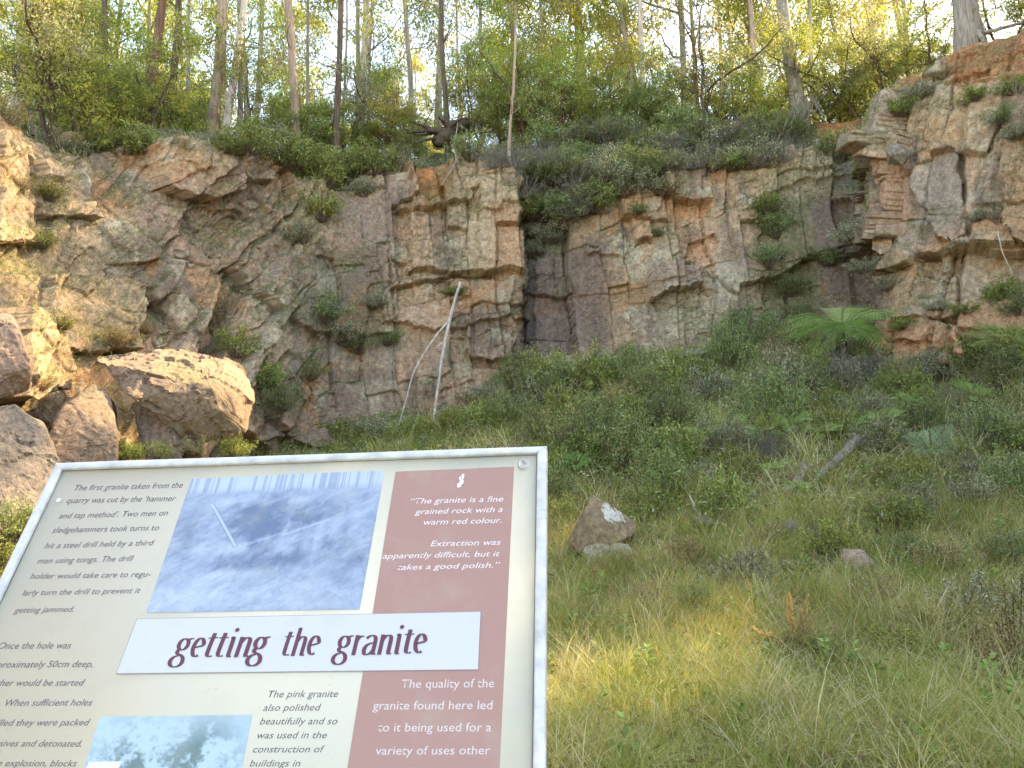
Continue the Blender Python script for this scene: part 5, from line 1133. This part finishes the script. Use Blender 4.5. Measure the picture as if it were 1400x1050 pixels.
# long seeding stalks, reddish heads
x, y = scatter(5200, -1, 9, 5.6, 11.5, lambda x, y: .25+.75*sstep(-.1, .3, fbm(x*.8, y*.8, 1320, 3))); m = len(x)
v, f, c = blades(m, x, y, .42*(.6+.7*rg.random(m)), np.full(m, .004), np.array([(.34, .22, .11)])*(1+.4*(rg.random((m, 1))-.5)), rg, .35); mb.add(v, f, c)
tip = v.reshape(m, -1, 3)[:, -1]; k = np.repeat(np.arange(m), 7); pp = tip[k]+rg.normal(size=(len(k), 3))*np.array([.012, .012, .04])-np.array([0, 0, .03]); mb.leaves(pp, rg.normal(size=(len(k), 3))*.5+np.array([0, 0, 1]), .02, .006, np.array([(.38, .22, .11)])*(1+.5*(rg.random((len(k), 1))-.5)), rg)
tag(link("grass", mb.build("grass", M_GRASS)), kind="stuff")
# low leafy ground cover on the slope
mb = MB(); x, y = scatter(100000, -6, 11, 9.0, 19.8, lambda x, y: (.15+.85*sstep(-.2, .3, fbm(x*.8, y*.8, 1330, 3)))*sstep(8.8, 11, y+.6*fbm(x, y*.2, 9, 2))); m = len(x)
z = ground_z(x, y)+.30*rg.random(m)**1.3*(1+.8*fbm(x*1.2, y*1.2, 1331, 2)).clip(.2); d = rg.normal(size=(m, 3)); d[:, 2] = np.abs(d[:, 2])*.6+.15
mb.leaves(np.stack([x, y, z], 1), d, .075*(.6+.8*rg.random(m)), .024*(.7+.6*rg.random(m)), leafcol(rg, GREEN+GREEN+DARK+GREY, m), rg)
x, y = scatter(26000, -2, 8, 3.6, 9.5); m = len(x); z = ground_z(x, y)+.08*rg.random(m); d = rg.normal(size=(m, 3)); d[:, 2] = np.abs(d[:, 2])*.4+.1
mb.leaves(np.stack([x, y, z], 1), d, .035*(.6+.8*rg.random(m)), .016, leafcol(rg, [(.15, .23, .05), (.2, .26, .065), (.3, .3, .1)], m), rg)
x, y = scatter(9000, -3, 9, 3.6, 13); m = len(x); d = rg.normal(size=(m, 3)); d[:, 2] *= .25      # fallen leaves
mb.leaves(np.stack([x, y, ground_z(x, y)+.02+.10*rg.random(m)], 1), d, .07*(.5+rg.random(m)), .02, leafcol(rg, [(.20, .12, .07), (.30, .20, .12), (.38, .29, .2), (.14, .09, .06)], m), rg)
x0, y0 = scatter(240, -1.2, 7, 3.8, 10); k = np.repeat(np.arange(len(x0)), 26); m = len(k); hh = rg.random(m); a = rg.uniform(0, 6.28, m)      # broad-leaved weeds
d = np.stack([np.cos(a), np.sin(a), .1+.9*rg.random(m)], 1); sz = (.6+.8*rg.random(len(x0)))[k]
mb.leaves(np.stack([x0[k], y0[k], ground_z(x0[k], y0[k])+.20*hh*sz], 1), d, .085*sz*(1.1-.6*hh), .022*sz, leafcol(rg, [(.17, .28, .07), (.22, .33, .09), (.26, .32, .12)], m), rg)
tag(link("undergrowth", mb.build("undergrowth", M_SHRUB)), kind="stuff")
# moss, dead grass and seedlings on the ledges of the cliff, and scrub over the bank
A = V.reshape(-1, 3); up = UP.ravel(); rowi = np.repeat(np.arange(nrow), ncol); ax_, ay_ = pix(A); see = (ax_ > -60) & (ax_ < 1460) & (A[:, 1] > 6)
mb = MB()
def ledge(mask, n, L, wd, pal, dz):
    idx = np.flatnonzero(mask & see); idx = rg.choice(idx, min(n, len(idx)), replace=False); m = len(idx); d = rg.normal(size=(m, 3))*.6+np.array([0, 0, dz]); d[:, 1] -= .35
    mb.leaves(A[idx]+rg.normal(size=(m, 3))*.025, d, L*(.5+rg.random(m)), wd, leafcol(rg, pal, m), rg)
mo = fbm(A[:, 0]*1.1+A[:, 1], A[:, 2]*1.1, 1400, 3)
ledge((rowi < NR) & (up > .4) & (mo > -.1), 16000, .11, .012, DARK+GREEN+DRY, .5)
ledge((rowi < NR) & (up > .1) & (mo > .22), 15000, .09, .014, DARK+GREY, .1)
ledge((rowi < NR) & (ax_ < 330) & (up > .15), 12000, .13, .008, DRY+[(.30, .25, .12)], -.2)
ledge((rowi < NR) & (ax_ > 1030) & (ax_ < 1195) & (mo > -.05), 9000, .08, .016, DARK+GREEN, .0)
ledge((rowi >= NR) & ~((ax_ > 1108) & (ax_ < 1172)) & ~((ax_ > 1290) & (rowi < NR+10)), 42000, .15, .014, DARK+GREEN+DRY+GREY, .6)
tag(link("ledge_growth", mb.build("ledge_growth", M_SHRUB)), kind="stuff")
label_all()
